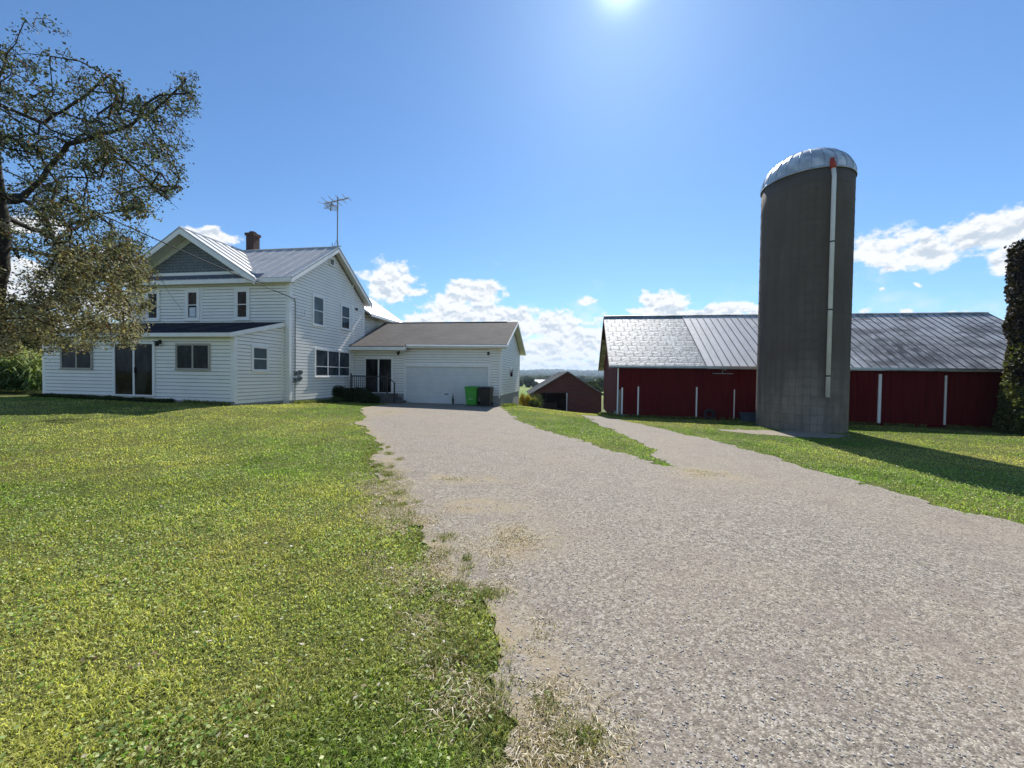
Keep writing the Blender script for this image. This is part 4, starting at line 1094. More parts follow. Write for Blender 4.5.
# ================================================================== SMALL SHED
SX, SY, SB = 6.2, 45.0, -2.55
shed = thing('shed', 'small weathered maroon shed with open doorway beyond the garage', 'shed', (SX, SY, SB))
L_, R_ = -3.55, 3.9; ez, pz = -.20, 2.10; dp = 8.0
q = MB(); O0, O1, OT = -2.95, 0.0, -.16 + .0        # doorway
OT = -.28
q.box(L_, O0, 0, .12, SB - .6, OT); q.box(O1, R_, 0, .12, SB - .6, OT)
q.hull([(L_, 0, OT), (R_, 0, OT), (R_, 0, ez), (0, 0, pz), (L_, 0, ez)], [(L_, .12, OT), (R_, .12, OT), (R_, .12, ez), (0, .12, pz), (L_, .12, ez)])
q.box(L_, L_ + .12, .121, dp, SB - .6, ez); q.box(R_ - .12, R_, .121, dp, SB - .6, ez)
q.hull([(L_, dp, SB - .6), (R_, dp, SB - .6), (R_, dp, ez), (0, dp, pz), (L_, dp, ez)], [(L_, dp + .1, SB - .6), (R_, dp + .1, SB - .6), (R_, dp + .1, ez), (0, dp + .1, pz), (L_, dp + .1, ez)])
siding(q, [(L_, OT + .0), (R_, OT + .0), (R_, ez), (0, pz - .02), (L_, ez)], fr(0), .16, .018)
siding(q, [(O1, SB - .1), (R_, SB - .1), (R_, OT), (O1, OT)], fr(0), .16, .018); siding(q, [(L_, SB - .1), (O0, SB - .1), (O0, OT), (L_, OT)], fr(0), .16, .018)
q.build('wall', M['shed'], shed)
q = MB(); kk = (pz - ez) / 3.75
for sg in (-1, 1):
    ee = [(sg * 4.25, -.35, pz - kk * 4.25 + .1), (sg * 4.25, dp + .3, pz - kk * 4.25 + .1), (0, dp + .3, pz + .1), (0, -.35, pz + .1)]; roof_plane(q, *ee, .09); seams(q, *ee, .9, .03, .05)
q.build('roof', M['shed_roof'], shed)
q = MB(); q.box(O1 + .0, 2.2, -.075, -.022, SB + .05, OT + .02)
for i in range(1, 8): q.box(O1 + i * .28 - .01, O1 + i * .28 + .01, -.082, -.0755, SB + .05, OT)
sd = q.build('sliding_door', M['shed'], shed)
MB().box(O1 - .06, O1 + .03, -.10, -.0765, SB, OT + .05).build('door_edge', M['paper'], sd)
q = MB(); q.box(O0 - .15, 2.4, -.06, -.021, OT + .03, OT + .09); q.build('door_track', M['iron'], shed)
q = MB(); q.box(L_ + .13, R_ - .13, .2, dp - .1, SB - .05, SB - .02); q.box(-2.2, -2.05, 3.0, 3.15, SB, ez); q.box(-3.0, -.6, 4.5, 5.2, SB, SB + .9); q.build('stored_boards', M['wood_grey'], shed)

# ================================================================== WIRES AND POLE
px0, py0 = -14.6, -1.5; pz0 = gz1(px0, py0)
pole = thing('utility_pole', 'wooden utility pole at the roadside, its wire running to the farmhouse', 'pole', (px0, py0, pz0))
k = MB(); k.tube([(0, 0, pz0 - .3), (0, 0, pz0 + 9.2)], [.16, .11], 12); k.build('shaft', M['wood_grey'], pole)
k = MB(); k.bar((-1.1, 0, pz0 + 8.7), (1.1, 0, pz0 + 8.7), .10, .12); k.build('crossarm', M['wood_grey'], pole)
A = Vector(loc2w(HO, .12, .22, 5.1)); B_ = Vector((px0, py0, pz0 + 8.5))
wire = MB(); pts = []
for i in range(41):
    f = i / 40; p = A.lerp(B_, f); p.z -= 4 * .32 * f * (1 - f); pts.append(p)
wire.tube(pts, .018, 5)
tag(wire.build('service_wire', M['iron']), 'thin black service wire running from the farmhouse gable past the tree', 'wire')

# ================================================================== APPLE TREE
crown_poly = np.array([(-1.887, 0.751), (-1.418, 0.855), (-1.27, 0.852), (-1.118, 0.888), (-1.054, 0.787), (-0.996, 0.739), (-0.939, 0.687), (-0.858, 0.688), (-0.833, 0.722), (-0.789, 0.742), (-0.772, 0.689), (-0.774, 0.597), (-0.809, 0.511), (-0.834, 0.419), (-0.879, 0.436), (-0.903, 0.411), (-0.909, 0.325), (-0.874, 0.239), (-0.9, 0.10), (-0.94, 0.045), (-1.03, 0.050), (-1.13, 0.035), (-1.28, 0.03), (-1.904, 0.03)])
T0 = Vector((-8.8, 6.5, 0)); T0.z = gz1(T0.x, T0.y)
tree = thing('apple_tree', 'gnarled fruit tree with sparse olive leaves overhanging the lawn', 'tree', T0)
nodes = []; par = []
def chain(start, pts):
    i = start; last = Vector(nodes[i]) if i is not None else None
    for p in pts:
        p = Vector(p)
        if last is None:
            nodes.append(p); par.append(-1); i = len(nodes) - 1; last = p; continue
        k = max(1, int((p - last).length / .16))
        for j in range(1, k + 1):
            q = last.lerp(p, j / k) + Vector([random.uniform(-.018, .018) for _ in range(3)]); nodes.append(q); par.append(i); i = len(nodes) - 1
        last = p
    return i
def nearest(p): return min(range(len(nodes)), key=lambda i: (nodes[i] - Vector(p)).length)
chain(None, [T0 - Vector((0, 0, .2)), (-8.65, 6.5, 1.0), (-8.35, 6.45, 2.1), (-8.15, 6.4, 3.2), (-8.12, 6.4, 4.5), (-8.22, 6.3, 5.6), (-7.95, 6.35, 6.5), (-7.6, 6.3, 7.0)])
for c in ([(-7.75, 6.4, 4.35), (-7.4, 6.4, 4.75), (-7.0, 6.35, 5.15), (-6.5, 6.3, 5.25), (-6.0, 6.3, 5.4), (-5.65, 6.3, 5.65), (-5.3, 6.3, 5.95), (-4.98, 6.3, 6.2)],
          [(-7.8, 6.2, 4.15), (-7.4, 6.1, 4.15), (-7.0, 6.0, 3.85), (-6.6, 5.9, 3.2)], [(-7.6, 6.8, 3.5), (-6.9, 7.0, 3.5), (-6.3, 7.2, 3.2), (-6.0, 7.3, 2.7)],
          [(-9.2, 6.1, 3.8), (-10.2, 5.9, 4.4), (-11.2, 5.7, 4.6)], [(-8.4, 7.4, 4.0), (-8.6, 8.3, 4.8)], [(-8.4, 5.6, 3.7), (-8.6, 4.9, 4.1)], [(-8.6, 6.2, 5.3), (-9.2, 6.0, 6.2)], [(-7.7, 6.6, 5.6), (-7.0, 6.7, 6.2), (-6.6, 6.6, 6.4)], [(-7.7, 5.7, 3.0), (-7.1, 5.3, 2.7)], [(-6.5, 6.3, 5.25), (-6.0, 6.6, 4.7), (-5.6, 6.7, 4.3)]):
    s = nearest(c[0]); chain(s, c)
C0 = np.array([(-8.6, 6.4, 4.5)]); RD = np.array([(4.6, 2.5, 3.5)])
cand = rng.uniform((-12.6, 4.1, 1.75), (-4.5, 9.0, 7.7), (90000, 3))
e = np.linalg.norm((cand - C0) / RD, axis=1)
tg = cand[:, 0] / cand[:, 1]; te = (cand[:, 2] - 1.6) / cand[:, 1]
ok = (e < 1.0) & (sdf(tg, te, crown_poly) > .006)
upper = np.clip((cand[:, 2] - 3.3) / 1.5, 0, 1)
clump = fbm(cand[:, 0] * 1.4 + cand[:, 1], cand[:, 2] * 1.4 - cand[:, 1] * .7, 3, 61)
ok &= rng.uniform(0, 1, len(cand)) < (1.0 - .30 * upper) * np.clip((clump - .33) * 5, .08, 1) * (.35 + .65 * e)
cand = cand[ok][:3500]
NN = np.array([tuple(v) for v in nodes]); order = np.argsort([np.min(np.linalg.norm(NN - c, axis=1)) for c in cand])
tips = []
for oi in order:
    c = cand[oi]; dd = np.linalg.norm(NN - c, axis=1); i = int(np.argmin(dd)); L = dd[i]; k = max(1, int(L / .15)); a = NN[i]
    if L > 1.0: continue
    pi_ = i; new = []
    side = rng.normal(0, .12 * L, 3); side[2] += .10 * L
    for j in range(1, k + 1):
        f = j / k; q = a * (1 - f) + c * f + side * 4 * f * (1 - f) * .5 + rng.normal(0, .012, 3)
        nodes.append(Vector(q)); par.append(pi_); pi_ = len(nodes) - 1; new.append(q)
    NN = np.vstack([NN, np.array(new)]); tips.append(pi_)
cnt = np.zeros(len(nodes))
for t_ in tips: cnt[t_] += 1
for i in range(len(nodes) - 1, 0, -1):
    if cnt[i] == 0: cnt[i] = .6
    if par[i] >= 0: cnt[par[i]] += cnt[i]
rad = .0028 * np.maximum(cnt, .8) ** .43
rad = np.minimum(rad, .085)
V = []; F2 = []
for i in range(1, len(nodes)):
    p = par[i]; a, b = nodes[p], nodes[i]; dv = (b - a)
    if dv.length < 1e-5: continue
    dv.normalize(); n_ = 8 if rad[i] > .03 else (5 if rad[i] > .008 else 3)
    u = dv.orthogonal().normalized(); v = dv.cross(u); base = len(V); ra = rad[p] if rad[p] < rad[i] * 1.6 else rad[i] * 1.2
    for (c, r_) in ((a - dv * rad[i] * .3, ra), (b + dv * rad[i] * .3, rad[i])):
        for k in range(n_):
            t_ = 2 * PI * k / n_; w_ = c + u * (math.cos(t_) * r_) + v * (math.sin(t_) * r_); V.append((w_.x - T0.x, w_.y - T0.y, w_.z - T0.z))
    for k in range(n_):
        k2 = (k + 1) % n_; F2.append((base + k, base + k2, base + n_ + k2, base + n_ + k))
np_mesh('trunk', np.array(V), np.array(F2).ravel(), np.full(len(F2), 4), M['bark'], tree, smooth=True)
LP = []; 
for t_ in tips:
    i = t_; z_ = nodes[t_].z; m_ = int(rng.integers(15, 25) if z_ > 4.3 else rng.integers(34, 54))
    path = [np.array(nodes[i])]
    while par[i] >= 0 and len(path) < 4: i = par[i]; path.append(np.array(nodes[i]))
    path = np.array(path); u = rng.uniform(0, len(path) - 1.001, m_) if len(path) > 1 else np.zeros(m_)
    k = u.astype(int); f = (u - k)[:, None]; k2 = np.minimum(k + 1, len(path) - 1)
    LP.append(path[k] * (1 - f) + path[k2] * f + rng.normal(0, .055, (m_, 3)))
LP = np.concatenate(LP); n = len(LP)
low = np.clip((4.2 - LP[:, 2]) / 2 + rng.normal(0, .25, n), 0, 1)
tint = lerp3(low, (.070, .085, .052), (.28, .25, .165)) * rng.uniform(.3, 1.9, n)[:, None]  # lower leaves tan; sunlit tone and pale glints are in the tint
br = rng.uniform(0, 1, n) < .12; tint[br] = np.array([.16, .09, .045]) * rng.uniform(.6, 1.2, br.sum())[:, None]
leaf_cards('crown', LP, rng.uniform(.03, .062, n), tint, M['leaf'], tree, .5)

# ================================================================== OTHER PLANTS
def bush(name, label, cat, x, y, rx, ry, hh, n, size, c1, c2, group=None, lobes=6, z=None, up=.5):
    z0 = gz1(x, y) if z is None else z
    o = thing(name, label, cat, (x, y, z0), 0, group)
    L = [(rng.uniform(-.6, .6) * rx, rng.uniform(-.6, .6) * ry, rng.uniform(.3, .75) * hh, rng.uniform(.35, .6)) for _ in range(lobes)]
    pts = []
    for lx, ly, lz, lr in L:
        k = n // lobes; v = rng.normal(0, 1, (k, 3)); v /= np.linalg.norm(v, axis=1)[:, None]; v *= (rng.uniform(0, 1, k) ** .4)[:, None]
        pts.append(np.stack([x + lx + v[:, 0] * rx * lr, y + ly + v[:, 1] * ry * lr, np.maximum(z0 + .02, z0 + lz + v[:, 2] * hh * lr)], 1))
    P = np.concatenate(pts); m_ = len(P)
    leaf_cards('foliage', P, rng.uniform(.7, 1.3, m_) * size, lerp3(rng.uniform(0, 1, m_), c1, c2), M['leaf'], o, .55)
    k = MB()
    for _ in range(7):
        a = rng.uniform(0, 2 * PI); k.tube([(0, 0, z0 - .05), (math.cos(a) * rx * .3, math.sin(a) * ry * .3, z0 + hh * .4), (math.cos(a) * rx * .5, math.sin(a) * ry * .5, z0 + hh * .8)], [.02 * hh, .012 * hh, .005 * hh], 5)
    k.build('stem', M['bark'], o)
    return o
dkc, dkc2 = (.018, .032, .010), (.05, .07, .022)
def gb(s, t): return loc2w(GO, s, t, 0)[:2]
for (s, t, rx, hh, lab) in ((-9.3, -2.1, 1.0, .75, 'dark low shrub against the house gable, left of the porch rail'), (-8.1, -1.85, 1.0, .75, 'dark spreading shrub in front of the left half of the porch rail'), (-7.0, -1.75, .8, .65, 'dark small shrub in front of the right half of the porch rail')):
    x, y = gb(s, t); bush('shrub', lab, 'shrub', x, y, rx, .5, hh, 6000, .08, dkc, dkc2, 'shrubs in front of the side porch')
x, y = loc2w(HO, .45, 3.3, 0)[:2]; bush('shrub', 'low green plants at the foot of the gable wall under the triple window', 'shrub', x, y, .28, 1.3, .28, 2200, .06, (.04, .07, .02), (.10, .14, .04))
x, y = gb(-2.75, -.35); bush('garden_weed', 'single thin weed standing in front of the garage door', 'weed', x, y, .10, .08, .55, 160, .06, (.03, .05, .02), (.08, .10, .04), lobes=3)
# strip of dark plants at the foot of the lean-to
n = 9000; s = rng.uniform(-9.9, -3.0, n); t = rng.uniform(-3.25, -2.8, n)
x, y, _ = loc2w(HO, s, t, 0); z = gz(x, y)
tag(leaf_cards('foundation_planting', np.stack([x, y, z + rng.uniform(0, .14, n) * (.5 + fbm(x * 2, y * 2, 2, 3))], 1), rng.uniform(.04, .08, n), lerp3(rng.uniform(0, 1, n), (.03, .045, .015), (.07, .09, .03)), M['leaf']), 'low dark ground cover along the front of the lean-to', 'ground cover', kind='stuff')
# goldenrod and bushes beyond the garage corner
for i, (x, y, rx, hh, n_, c1, c2, lab) in enumerate(((1.05, 33.0, .5, 1.05, 3000, (.30, .24, .03), (.55, .42, .05), 'bush of yellow flowers just right of the garage corner'),
        (1.75, 34.5, .5, .9, 2200, (.22, .20, .04), (.46, .36, .06), 'smaller bush of yellow flowers beside the shed'),
        (1.8, 32.2, .6, .75, 2200, (.05, .08, .02), (.13, .16, .05), 'low green bush in front of the yellow flowers'),
        (2.45, 40.5, .8, 1.6, 2600, (.03, .05, .018), (.08, .11, .035), 'dark green bush at the left corner of the maroon shed'),
        (0.4, 36.5, .9, 1.2, 2600, (.05, .08, .02), (.12, .15, .045), 'green bush behind the garage, left of the yellow flowers'))):
    bush('wild_bush', lab, 'bush', x, y, rx, rx, hh, n_, .09, c1, c2, 'wild bushes beyond the garage')

# corn field left of the house
stalks = []
xs = []; ys = []; hs = []
for i in range(2600):
    y = rng.uniform(19.5, 44); x = -rng.uniform(1.02, 1.9) * y - 1.5
    xs.append(x); ys.append(y); hs.append(rng.uniform(1.9, 2.6))
for i in range(700):
    y = rng.uniform(18.6, 21.5); x = -rng.uniform(1.10, 1.6) * y - 1.5; xs.append(x); ys.append(y); hs.append(rng.uniform(1.6, 2.4))
xs = np.array(xs); ys = np.array(ys); hs = np.array(hs); kz = ~built(xs, ys, .6); xs, ys, hs = xs[kz], ys[kz], hs[kz]; zs = gz(xs, ys)
k = 14; n = len(xs) * k
X_ = np.repeat(xs, k); Y_ = np.repeat(ys, k); Hh = np.repeat(hs, k); Zb = np.repeat(zs, k)
f = rng.uniform(.08, 1, n); a = rng.uniform(0, 2 * PI, n); L = rng.uniform(.4, .75, n); w = rng.uniform(.05, .09, n)
p0 = np.stack([X_, Y_, Zb + Hh * f * .85], 1); dirn = np.stack([np.cos(a), np.sin(a), np.zeros(n)], 1); per = np.stack([-np.sin(a), np.cos(a), np.zeros(n)], 1)
upv = np.array([[0, 0, 1.0]]); m1_ = p0 + dirn * (L * .4)[:, None] + upv * (L * .35)[:, None]; tp = p0 + dirn * L[:, None] + upv * (L * rng.uniform(-.5, .2, n))[:, None]
V = np.stack([p0 - per * w[:, None] / 2, p0 + per * w[:, None] / 2, m1_ + per * w[:, None] / 2, m1_ - per * w[:, None] / 2, tp], 1)
base = (np.arange(n) * 5)[:, None]; F_ = np.hstack([base + np.array([[0, 1, 2, 3]]), base + np.array([[3, 2, 4]])]).ravel()
tint = lerp3(np.clip(f + rng.normal(0, .25, n) - .2, 0, 1), (.07, .14, .03), (.32, .36, .11))
tag(np_mesh('corn_field', V.reshape(-1, 3), F_, np.tile([4, 3], n), M['leaf'], colors=np.repeat(tint, 5, 0)), 'standing corn crop left of the farmhouse', 'corn', kind='stuff')

def far_tree(name, label, x, y, H_, W_, n, size, c1, c2, group, lobes=9):
    z0 = gz1(x, y); o = thing(name, label, 'tree', (x, y, z0), 0, group)
    pts = []
    for i in range(lobes):
        f = (i + .5) / lobes; rr_ = W_ * .5 * math.sin(PI * (.15 + .8 * f)) * .6; a = rng.uniform(0, 2 * PI)
        cx, cy, cz = x + math.cos(a) * rr_, y + math.sin(a) * rr_, z0 + H_ * (.28 + .62 * f); lr = W_ * rng.uniform(.2, .32)
        k = n // lobes; v = rng.normal(0, 1, (k, 3)); v /= np.linalg.norm(v, axis=1)[:, None]; v *= (rng.uniform(0, 1, k) ** .35)[:, None]
        pts.append(np.stack([cx + v[:, 0] * lr, cy + v[:, 1] * lr, cz + v[:, 2] * lr * .8], 1))
    P = np.concatenate(pts)
    leaf_cards('crown', P, rng.uniform(.7, 1.4, len(P)) * size, lerp3(rng.uniform(0, 1, len(P)), c1, c2), M['leaf'], o, .7)
    k = MB(); k.tube([(0, 0, z0 - .2), (0.1, 0, z0 + H_ * .4), (0, 0, z0 + H_ * .8)], [W_ * .035, W_ * .025, W_ * .008], 7)
    for i in range(4):
        a = rng.uniform(0, 2 * PI); k.tube([(0, 0, z0 + H_ * .3), (math.cos(a) * W_ * .3, math.sin(a) * W_ * .3, z0 + H_ * .6)], [W_ * .015, W_ * .006], 5)
    k.build('trunk', M['bark'], o); return o
G1, G2 = (.025, .045, .014), (.08, .11, .035)
for (x, y, H_, W_, lab) in ((-52, 44, 8, 8, 'dark broad tree behind the corn at the far left'), (-44, 52, 9, 8, 'round dark tree behind the corn, next to the lean-to'), (-60, 60, 10, 9, 'taller dark tree at the back of the corn field'), (-36, 62, 8, 8, 'dark tree behind the lean-to roof')):
    far_tree('broadleaf_tree', lab, x, y, H_, W_, 5000, .32, G1, G2, 'trees behind the corn field')
k_ = 0
places = ['behind the left roof edge of the maroon shed', 'in the pasture just right of the garage', 'between shed roof and barn gable', 'standing alone left of the white farm building', 'right of the white farm building', 'at the near edge of the field', 'just above the shed peak', 'close to the barn gable', 'lowest of the trees right of the shed']
for (azd, y, H_, W_) in ((5.3, 150, 4.5, 7), (.9, 330, 5, 9), (11.4, 120, 4.2, 6), (2.6, 300, 6, 11), (5.9, 290, 6.5, 9), (3.9, 105, 2.2, 5), (8.4, 330, 8, 14), (12.4, 170, 5.5, 8), (10.6, 90, 2.6, 5)):
    far_tree('field_tree', 'small distant tree ' + places[k_], y * math.tan(math.radians(azd)), y, H_, W_, 1600, .5 + y / 400, (.02, .04, .014), (.06, .085, .03), 'trees scattered over the far fields', 6); k_ += 1

# far woods: lumpy crowns in belts, one mass
def woods(name, label, belts):
    ico = []
    V = []; FF = []; base = 0
    import itertools
    t = (1 + 5 ** .5) / 2
    iv = np.array([(-1, t, 0), (1, t, 0), (-1, -t, 0), (1, -t, 0), (0, -1, t), (0, 1, t), (0, -1, -t), (0, 1, -t), (t, 0, -1), (t, 0, 1), (-t, 0, -1), (-t, 0, 1)]) / 1.9
    if_ = np.array([(0, 11, 5), (0, 5, 1), (0, 1, 7), (0, 7, 10), (0, 10, 11), (1, 5, 9), (5, 11, 4), (11, 10, 2), (10, 7, 6), (7, 1, 8), (3, 9, 4), (3, 4, 2), (3, 2, 6), (3, 6, 8), (3, 8, 9), (4, 9, 5), (2, 4, 11), (6, 2, 10), (8, 6, 7), (9, 8, 1)])
    xs, ys, hs = [], [], []
    for (y0, y1, a0, a1, n, h0, h1, thr) in belts:
        a = rng.uniform(math.radians(a0), math.radians(a1), n * 3); y = rng.uniform(y0, y1, n * 3); x = y * np.tan(a)
        m_ = fbm(x / (y0 * .16), y / (y0 * .08), 3, 71) > thr; x, y = x[m_][:n], y[m_][:n]
        xs.append(x); ys.append(y); hs.append(rng.uniform(h0, h1, len(x)))
    xs, ys, hs = map(np.concatenate, (xs, ys, hs)); zs = gz(xs, ys)
    # every crown is four jittered lumps
    n = len(xs) * 4; X_ = np.repeat(xs, 4) + rng.normal(0, 1, n) * np.repeat(hs, 4) * .22; Y_ = np.repeat(ys, 4) + rng.normal(0, 1, n) * np.repeat(hs, 4) * .22
    Z_ = np.repeat(zs, 4) + np.repeat(hs, 4) * rng.uniform(.35, .75, n); R__ = np.repeat(hs, 4) * rng.uniform(.22, .38, n)
    V = iv[None] * R__[:, None, None] * rng.uniform(.6, 1.35, (n, 12, 1)) + np.stack([X_, Y_, Z_], 1)[:, None]
    F_ = (if_[None] + (np.arange(n) * 12)[:, None, None]).reshape(-1)
    tint = lerp3(rng.uniform(0, 1, n), (.022, .042, .014), (.065, .085, .03))
    return tag(np_mesh(name, V.reshape(-1, 3), F_, np.full(20 * n, 3), M['farleaf'], colors=np.repeat(tint, 12, 0)), label, 'woods', kind='stuff')
def mat_far():
    m = NT('far_foliage'); a = m.n('ShaderNodeAttribute', attribute_name='tint').outputs[0]; return m.pbr(a, .95, 0, None, .05)
M['farleaf'] = mat_far()
woods('far_woods', 'dark belts of woodland across the valley', [(640, 820, -60, 62, 3200, 9, 14, .46), (1000, 1300, -60, 62, 4000, 11, 16, .44), (1700, 2300, -60, 62, 6000, 12, 20, .40), (2600, 4700, -55, 58, 9000, 16, 30, .3)])

# far white farm buildings
def far_shed(label, azd, y, w_, h_, rz, roof_h):
    x = y * math.tan(math.radians(azd)); z0 = gz1(x, y)
    o = thing('farm_building', label, 'farm building', (x, y, z0), rz, 'distant farm buildings')
    k = MB(); k.box(-w_ / 2, w_ / 2, -w_ * .2, w_ * .2, z0 - 1, z0 + h_); k.build('wall', M['siding'], o)
    k = MB(); a = w_ / 2 + .5; b = w_ * .2 + .5
    k.hull([(-a, -b, z0 + h_), (-a, b, z0 + h_), (-a, 0, z0 + h_ + roof_h)], [(a, -b, z0 + h_), (a, b, z0 + h_), (a, 0, z0 + h_ + roof_h)]); k.build('roof', M['roof_white'], o)
    k = MB()
    for i in (-.25, .1, .3): k.box(w_ * i - w_ * .05, w_ * i + w_ * .05, -w_ * .2 - .15, -w_ * .2 - .02, z0, z0 + h_ * .7)
    k.build('door', M['grey_metal'], o)
far_shed('long white farm building in the valley left of the shed roof', 3.95, 380, 17, 3.2, .2, 3)
far_shed('smaller grey-white farm building partly behind the shed roof', 5.3, 400, 10, 3, -.3, 2.2)
far_shed('small pale farm building far off beside the barn gable', 12.2, 330, 9, 2.6, .1, 2)

# ================================================================== SKY, SUN, HAZE
SUN_EL, SUN_AZ = math.radians(43.6), math.radians(14.3)
sd_ = Vector((math.sin(SUN_AZ) * math.cos(SUN_EL), math.cos(SUN_AZ) * math.cos(SUN_EL), math.sin(SUN_EL)))
sun = bpy.data.lights.new('sun', 'SUN'); sun.energy = 5.0; sun.angle = math.radians(.53); sun.color = (1, .955, .89)
so = bpy.data.objects.new('sun', sun); col.objects.link(so); so.rotation_euler = sd_.to_track_quat('Z', 'Y').to_euler(); so.location = sd_ * 60

world = bpy.data.worlds.new('World'); scene.world = world; world.use_nodes = True
t = world.node_tree; t.nodes.clear()
class WN(NT):
    def __init__(s): s.t = t
w = WN()
out = w.n('ShaderNodeOutputWorld'); bg = w.n('ShaderNodeBackground'); w.l(bg.outputs[0], out.inputs[0]); bg.inputs[1].default_value = .073
sky = w.n('ShaderNodeTexSky'); sky.sky_type = 'NISHITA'; sky.sun_disc = False; sky.sun_elevation = SUN_EL; sky.sun_rotation = SUN_AZ
sky.air_density = 1.0; sky.dust_density = .25; sky.ozone_density = 2.2; sky.altitude = 300
tc = w.n('ShaderNodeTexCoord').outputs['Generated']
sp = w.n('ShaderNodeSeparateXYZ'); w.l(tc, sp.inputs[0])
azn = w.math('ARCTAN2', sp.outputs[0], sp.outputs[1])
hyp = w.math('SQRT', w.math('ADD', w.math('MULTIPLY', sp.outputs[0], sp.outputs[0]), w.math('MULTIPLY', sp.outputs[1], sp.outputs[1])))
eln = w.math('ARCTAN2', sp.outputs[2], hyp)
cb = w.n('ShaderNodeCombineXYZ'); w.l(azn, cb.inputs[0]); w.l(eln, cb.inputs[1])
CL = [(-0.2979, 0.2137, 0.0701, 0.050), (-0.2563, 0.1938, 0.0424, 0.0138), (-0.0876, 0.2064, 0.0844, 0.0328), (-0.1438, 0.1831, 0.059, 0.0236), (-0.1067, 0.1509, 0.1142, 0.0336), (-0.0122, 0.1384, 0.0995, 0.0387), (0.0875, 0.1247, 0.0881, 0.0436), (0.1713, 0.0954, 0.0996, 0.0531), (0.0686, 0.0655, 0.1512, 0.0444), (-0.2038, 0.1354, 0.0629, 0.019), (0.1187, 0.0264, 0.1902, 0.0223), (0.1842, 0.1863, 0.0382, 0.0094), (0.3617, 0.1664, 0.0612, 0.0392), (0.3109, 0.157, 0.0313, 0.0138), (0.4876, 0.1527, 0.0601, 0.0192), (0.4319, 0.1472, 0.0599, 0.0132), (0.5605, 0.1435, 0.0349, 0.0165), (0.7376, 0.2400, 0.060, 0.033), (0.8017, 0.2200, 0.048, 0.030), (0.8523, 0.2347, 0.0489, 0.036), (0.8978, 0.2352, 0.0427, 0.034), (0.8873, 0.1874, 0.0282, 0.019), (0.756, 0.202, 0.0156, 0.0069), (0.7848, 0.1683, 0.0074, 0.0051), (0.7396, 0.1623, 0.0067, 0.0045), (0.724, 0.1279, 0.0192, 0.0073), (0.7734, 0.1214, 0.0113, 0.007), (0.8411, 0.1177, 0.0163, 0.0082), (0.8818, 0.0897, 0.0244, 0.0141), (-0.8716, 0.225, 0.0387, 0.0195), (-0.8823, 0.1323, 0.0467, 0.043), (-0.7871, 0.1946, 0.0386, 0.0201), (-0.7749, 0.116, 0.0591, 0.0314), (-0.6402, 0.264, 0.0428, 0.0165), (-0.8293, 0.067, 0.0737, 0.0234), (-0.9598, 0.0968, 0.0625, 0.0421), (-0.9748, 0.2028, 0.0504, 0.0212), (0.9608, 0.1815, 0.0456, 0.0219), (0.9863, 0.1019, 0.0425, 0.019), (-0.6142, 0.1455, 0.0517, 0.0158), (-0.4279, 0.1648, 0.042, 0.0175)]
r3 = random.Random(5)
for i in range(16):      # clouds behind and beside the viewer
    a = r3.uniform(1.3, 5.0); CL.append((a if a < PI else a - 2 * PI, r3.uniform(.12, .5), r3.uniform(.12, .3), r3.uniform(.03, .08)))
# coordinates wobbled by noise so the outlines billow
sc3 = w.n('ShaderNodeVectorMath', operation='MULTIPLY'); w.l(tc, sc3.inputs[0]); sc3.inputs[1].default_value = (1, 1, 1.5)
def wnoise(vec, scale, detail, rough=.5):
    o = w.n('ShaderNodeTexNoise'); o.inputs['Scale'].default_value = scale; o.inputs['Detail'].default_value = detail; o.inputs['Roughness'].default_value = rough; w.l(vec, o.inputs['Vector']); return o
wob = wnoise(sc3.outputs[0], 22, 3); wv = w.n('ShaderNodeVectorMath', operation='SUBTRACT'); w.l(wob.outputs['Color'], wv.inputs[0]); wv.inputs[1].default_value = (.5, .5, .5)
wv2 = w.n('ShaderNodeVectorMath', operation='MULTIPLY_ADD'); w.l(wv.outputs[0], wv2.inputs[0]); wv2.inputs[1].default_value = (.055, .035, 0); w.l(cb.outputs[0], wv2.inputs[2])
pc = wv2.outputs[0]
acc = None
for (a, e_, ra, re) in CL:
    weak = .55 if re < .0095 else 0
    if weak: ra *= 2.0; re *= 2.0
    v = w.n('ShaderNodeVectorMath', operation='MULTIPLY_ADD'); w.l(pc, v.inputs[0]); v.inputs[1].default_value = (1 / ra, 1 / re, 0); v.inputs[2].default_value = (-a / ra, -e_ / re, 0)
    # flat-ish bases: distance grows faster downwards handled by the ellipse itself
    L = w.n('ShaderNodeVectorMath', operation='LENGTH'); w.l(v.outputs[0], L.inputs[0])
    m_ = L.outputs['Value'] if not weak else w.math('ADD', L.outputs['Value'], weak)
    acc = m_ if acc is None else w.math('SMOOTH_MIN', acc, m_, .25)
dens = w.math('SUBTRACT', 1.08, acc)
n1 = wnoise(sc3.outputs[0], 26, 9, .62).outputs[0]
offs = w.n('ShaderNodeVectorMath', operation='ADD'); w.l(sc3.outputs[0], offs.inputs[0]); offs.inputs[1].default_value = (.002, 0, .012)
n2 = wnoise(offs.outputs[0], 26, 5, .6).outputs[0]
body = w.math('ADD', dens, w.math('MULTIPLY', w.math('SUBTRACT', n1, .5), 2.1))
alpha = w.n('ShaderNodeMapRange', interpolation_type='SMOOTHSTEP'); w.l(body, alpha.inputs[0]); alpha.inputs[1].default_value = .02; alpha.inputs[2].default_value = .42
thin = wnoise(sc3.outputs[0], 7, 8, .6).outputs[0]
wisp = w.n('ShaderNodeMapRange', interpolation_type='SMOOTHSTEP'); w.l(w.math('SUBTRACT', thin, w.math('MULTIPLY', eln, .9)), wisp.inputs[0]); wisp.inputs[1].default_value = .36; wisp.inputs[2].default_value = .62; wisp.inputs[4].default_value = .55
al = w.math('MAXIMUM', alpha.outputs[0], wisp.outputs[0])
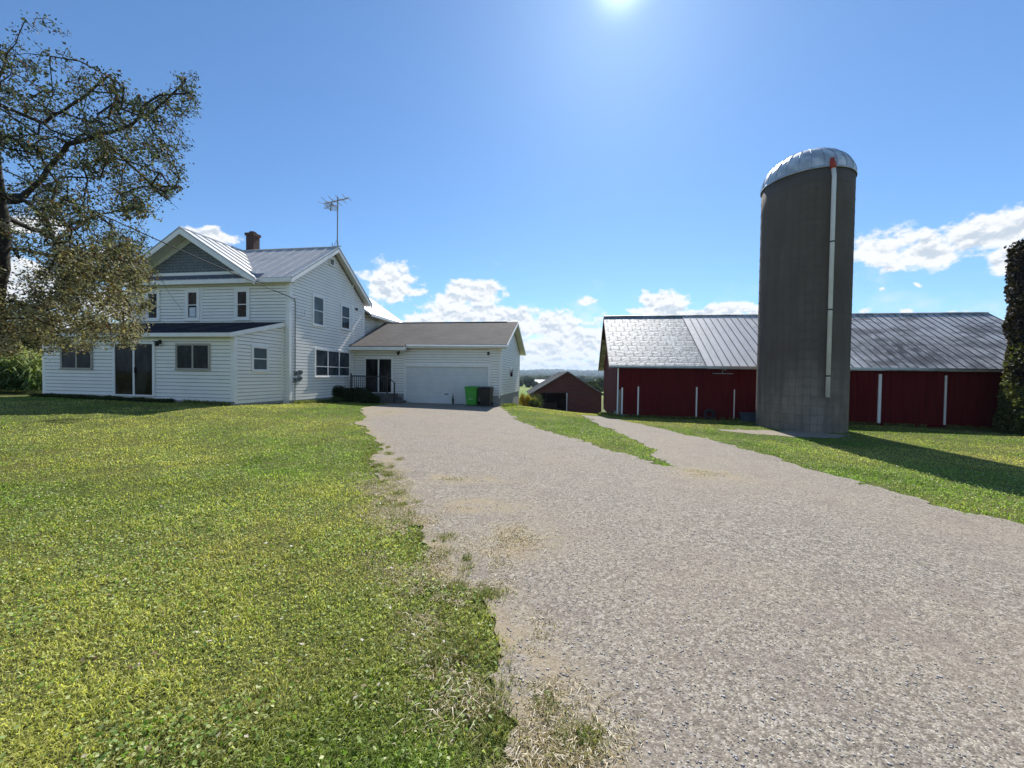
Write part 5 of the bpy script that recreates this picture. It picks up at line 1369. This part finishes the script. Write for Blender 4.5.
# inside a cloud: rims bright, thick hearts grey-blue
core = w.n('ShaderNodeMapRange', interpolation_type='SMOOTHSTEP'); w.l(w.math('ADD', body, w.math('MULTIPLY', w.math('SUBTRACT', n2, n1), 7.0)), core.inputs[0]); core.inputs[1].default_value = .38; core.inputs[2].default_value = 1.6
ccol = w.mix(core.outputs[0], (9.8, 9.9, 10.0), (5.9, 6.7, 7.7))
skyc = w.mix(1.0, sky.outputs[0], (.82, 1.16, 1.45), 'MULTIPLY')
dt = w.n('ShaderNodeVectorMath', operation='DOT_PRODUCT'); w.l(tc, dt.inputs[0]); dt.inputs[1].default_value = tuple(sd_)
cosd = w.math('MAXIMUM', dt.outputs['Value'], 0)
aure = w.math('ADD', w.math('MULTIPLY', w.math('POWER', cosd, 1400), 9.0), w.math('MULTIPLY', w.math('POWER', cosd, 130), .5))
aure = w.math('ADD', aure, w.math('MULTIPLY', w.math('POWER', cosd, 8), .12))
ac = w.mix(1.0, (1, 1, 1), (1, 1, 1)); 
acn = w.n('ShaderNodeVectorMath', operation='SCALE'); acn.inputs[0].default_value = (.92, 1.05, 1.15); w.l(aure, acn.inputs['Scale'])
adn = w.n('ShaderNodeVectorMath', operation='ADD'); w.l(skyc, adn.inputs[0]); w.l(acn.outputs[0], adn.inputs[1])
fin = w.mix(al, adn.outputs[0], ccol)
w.l(fin, bg.inputs[0])

HZ = True
if HZ:
    k = MB(); k.box(-7000, 7000, -7000, 7000, -60, 150)
    hm = bpy.data.materials.new('haze'); hm.use_nodes = True; ht = hm.node_tree; ht.nodes.clear()
    ho = ht.nodes.new('ShaderNodeOutputMaterial'); pv = ht.nodes.new('ShaderNodeVolumePrincipled'); ht.links.new(pv.outputs[0], ho.inputs['Volume'])
    pv.inputs['Color'].default_value = (.66, .83, 1, 1); pv.inputs['Density'].default_value = 1.5e-4; pv.inputs['Anisotropy'].default_value = .2
    tag(k.build('haze', hm), 'thin summer haze over the valley', 'haze', kind='stuff')

# ------------------------------------------------------------------ render settings
vs_ = scene.view_settings
vs_.view_transform = 'Standard'; vs_.look = 'None'; vs_.exposure = 0.50; vs_.gamma = 1.0; vs_.use_curve_mapping = False
scene.cycles.max_bounces = 8; scene.cycles.diffuse_bounces = 3; scene.cycles.glossy_bounces = 3; scene.cycles.transmission_bounces = 4
scene.cycles.volume_bounces = 0; scene.cycles.use_denoising = True
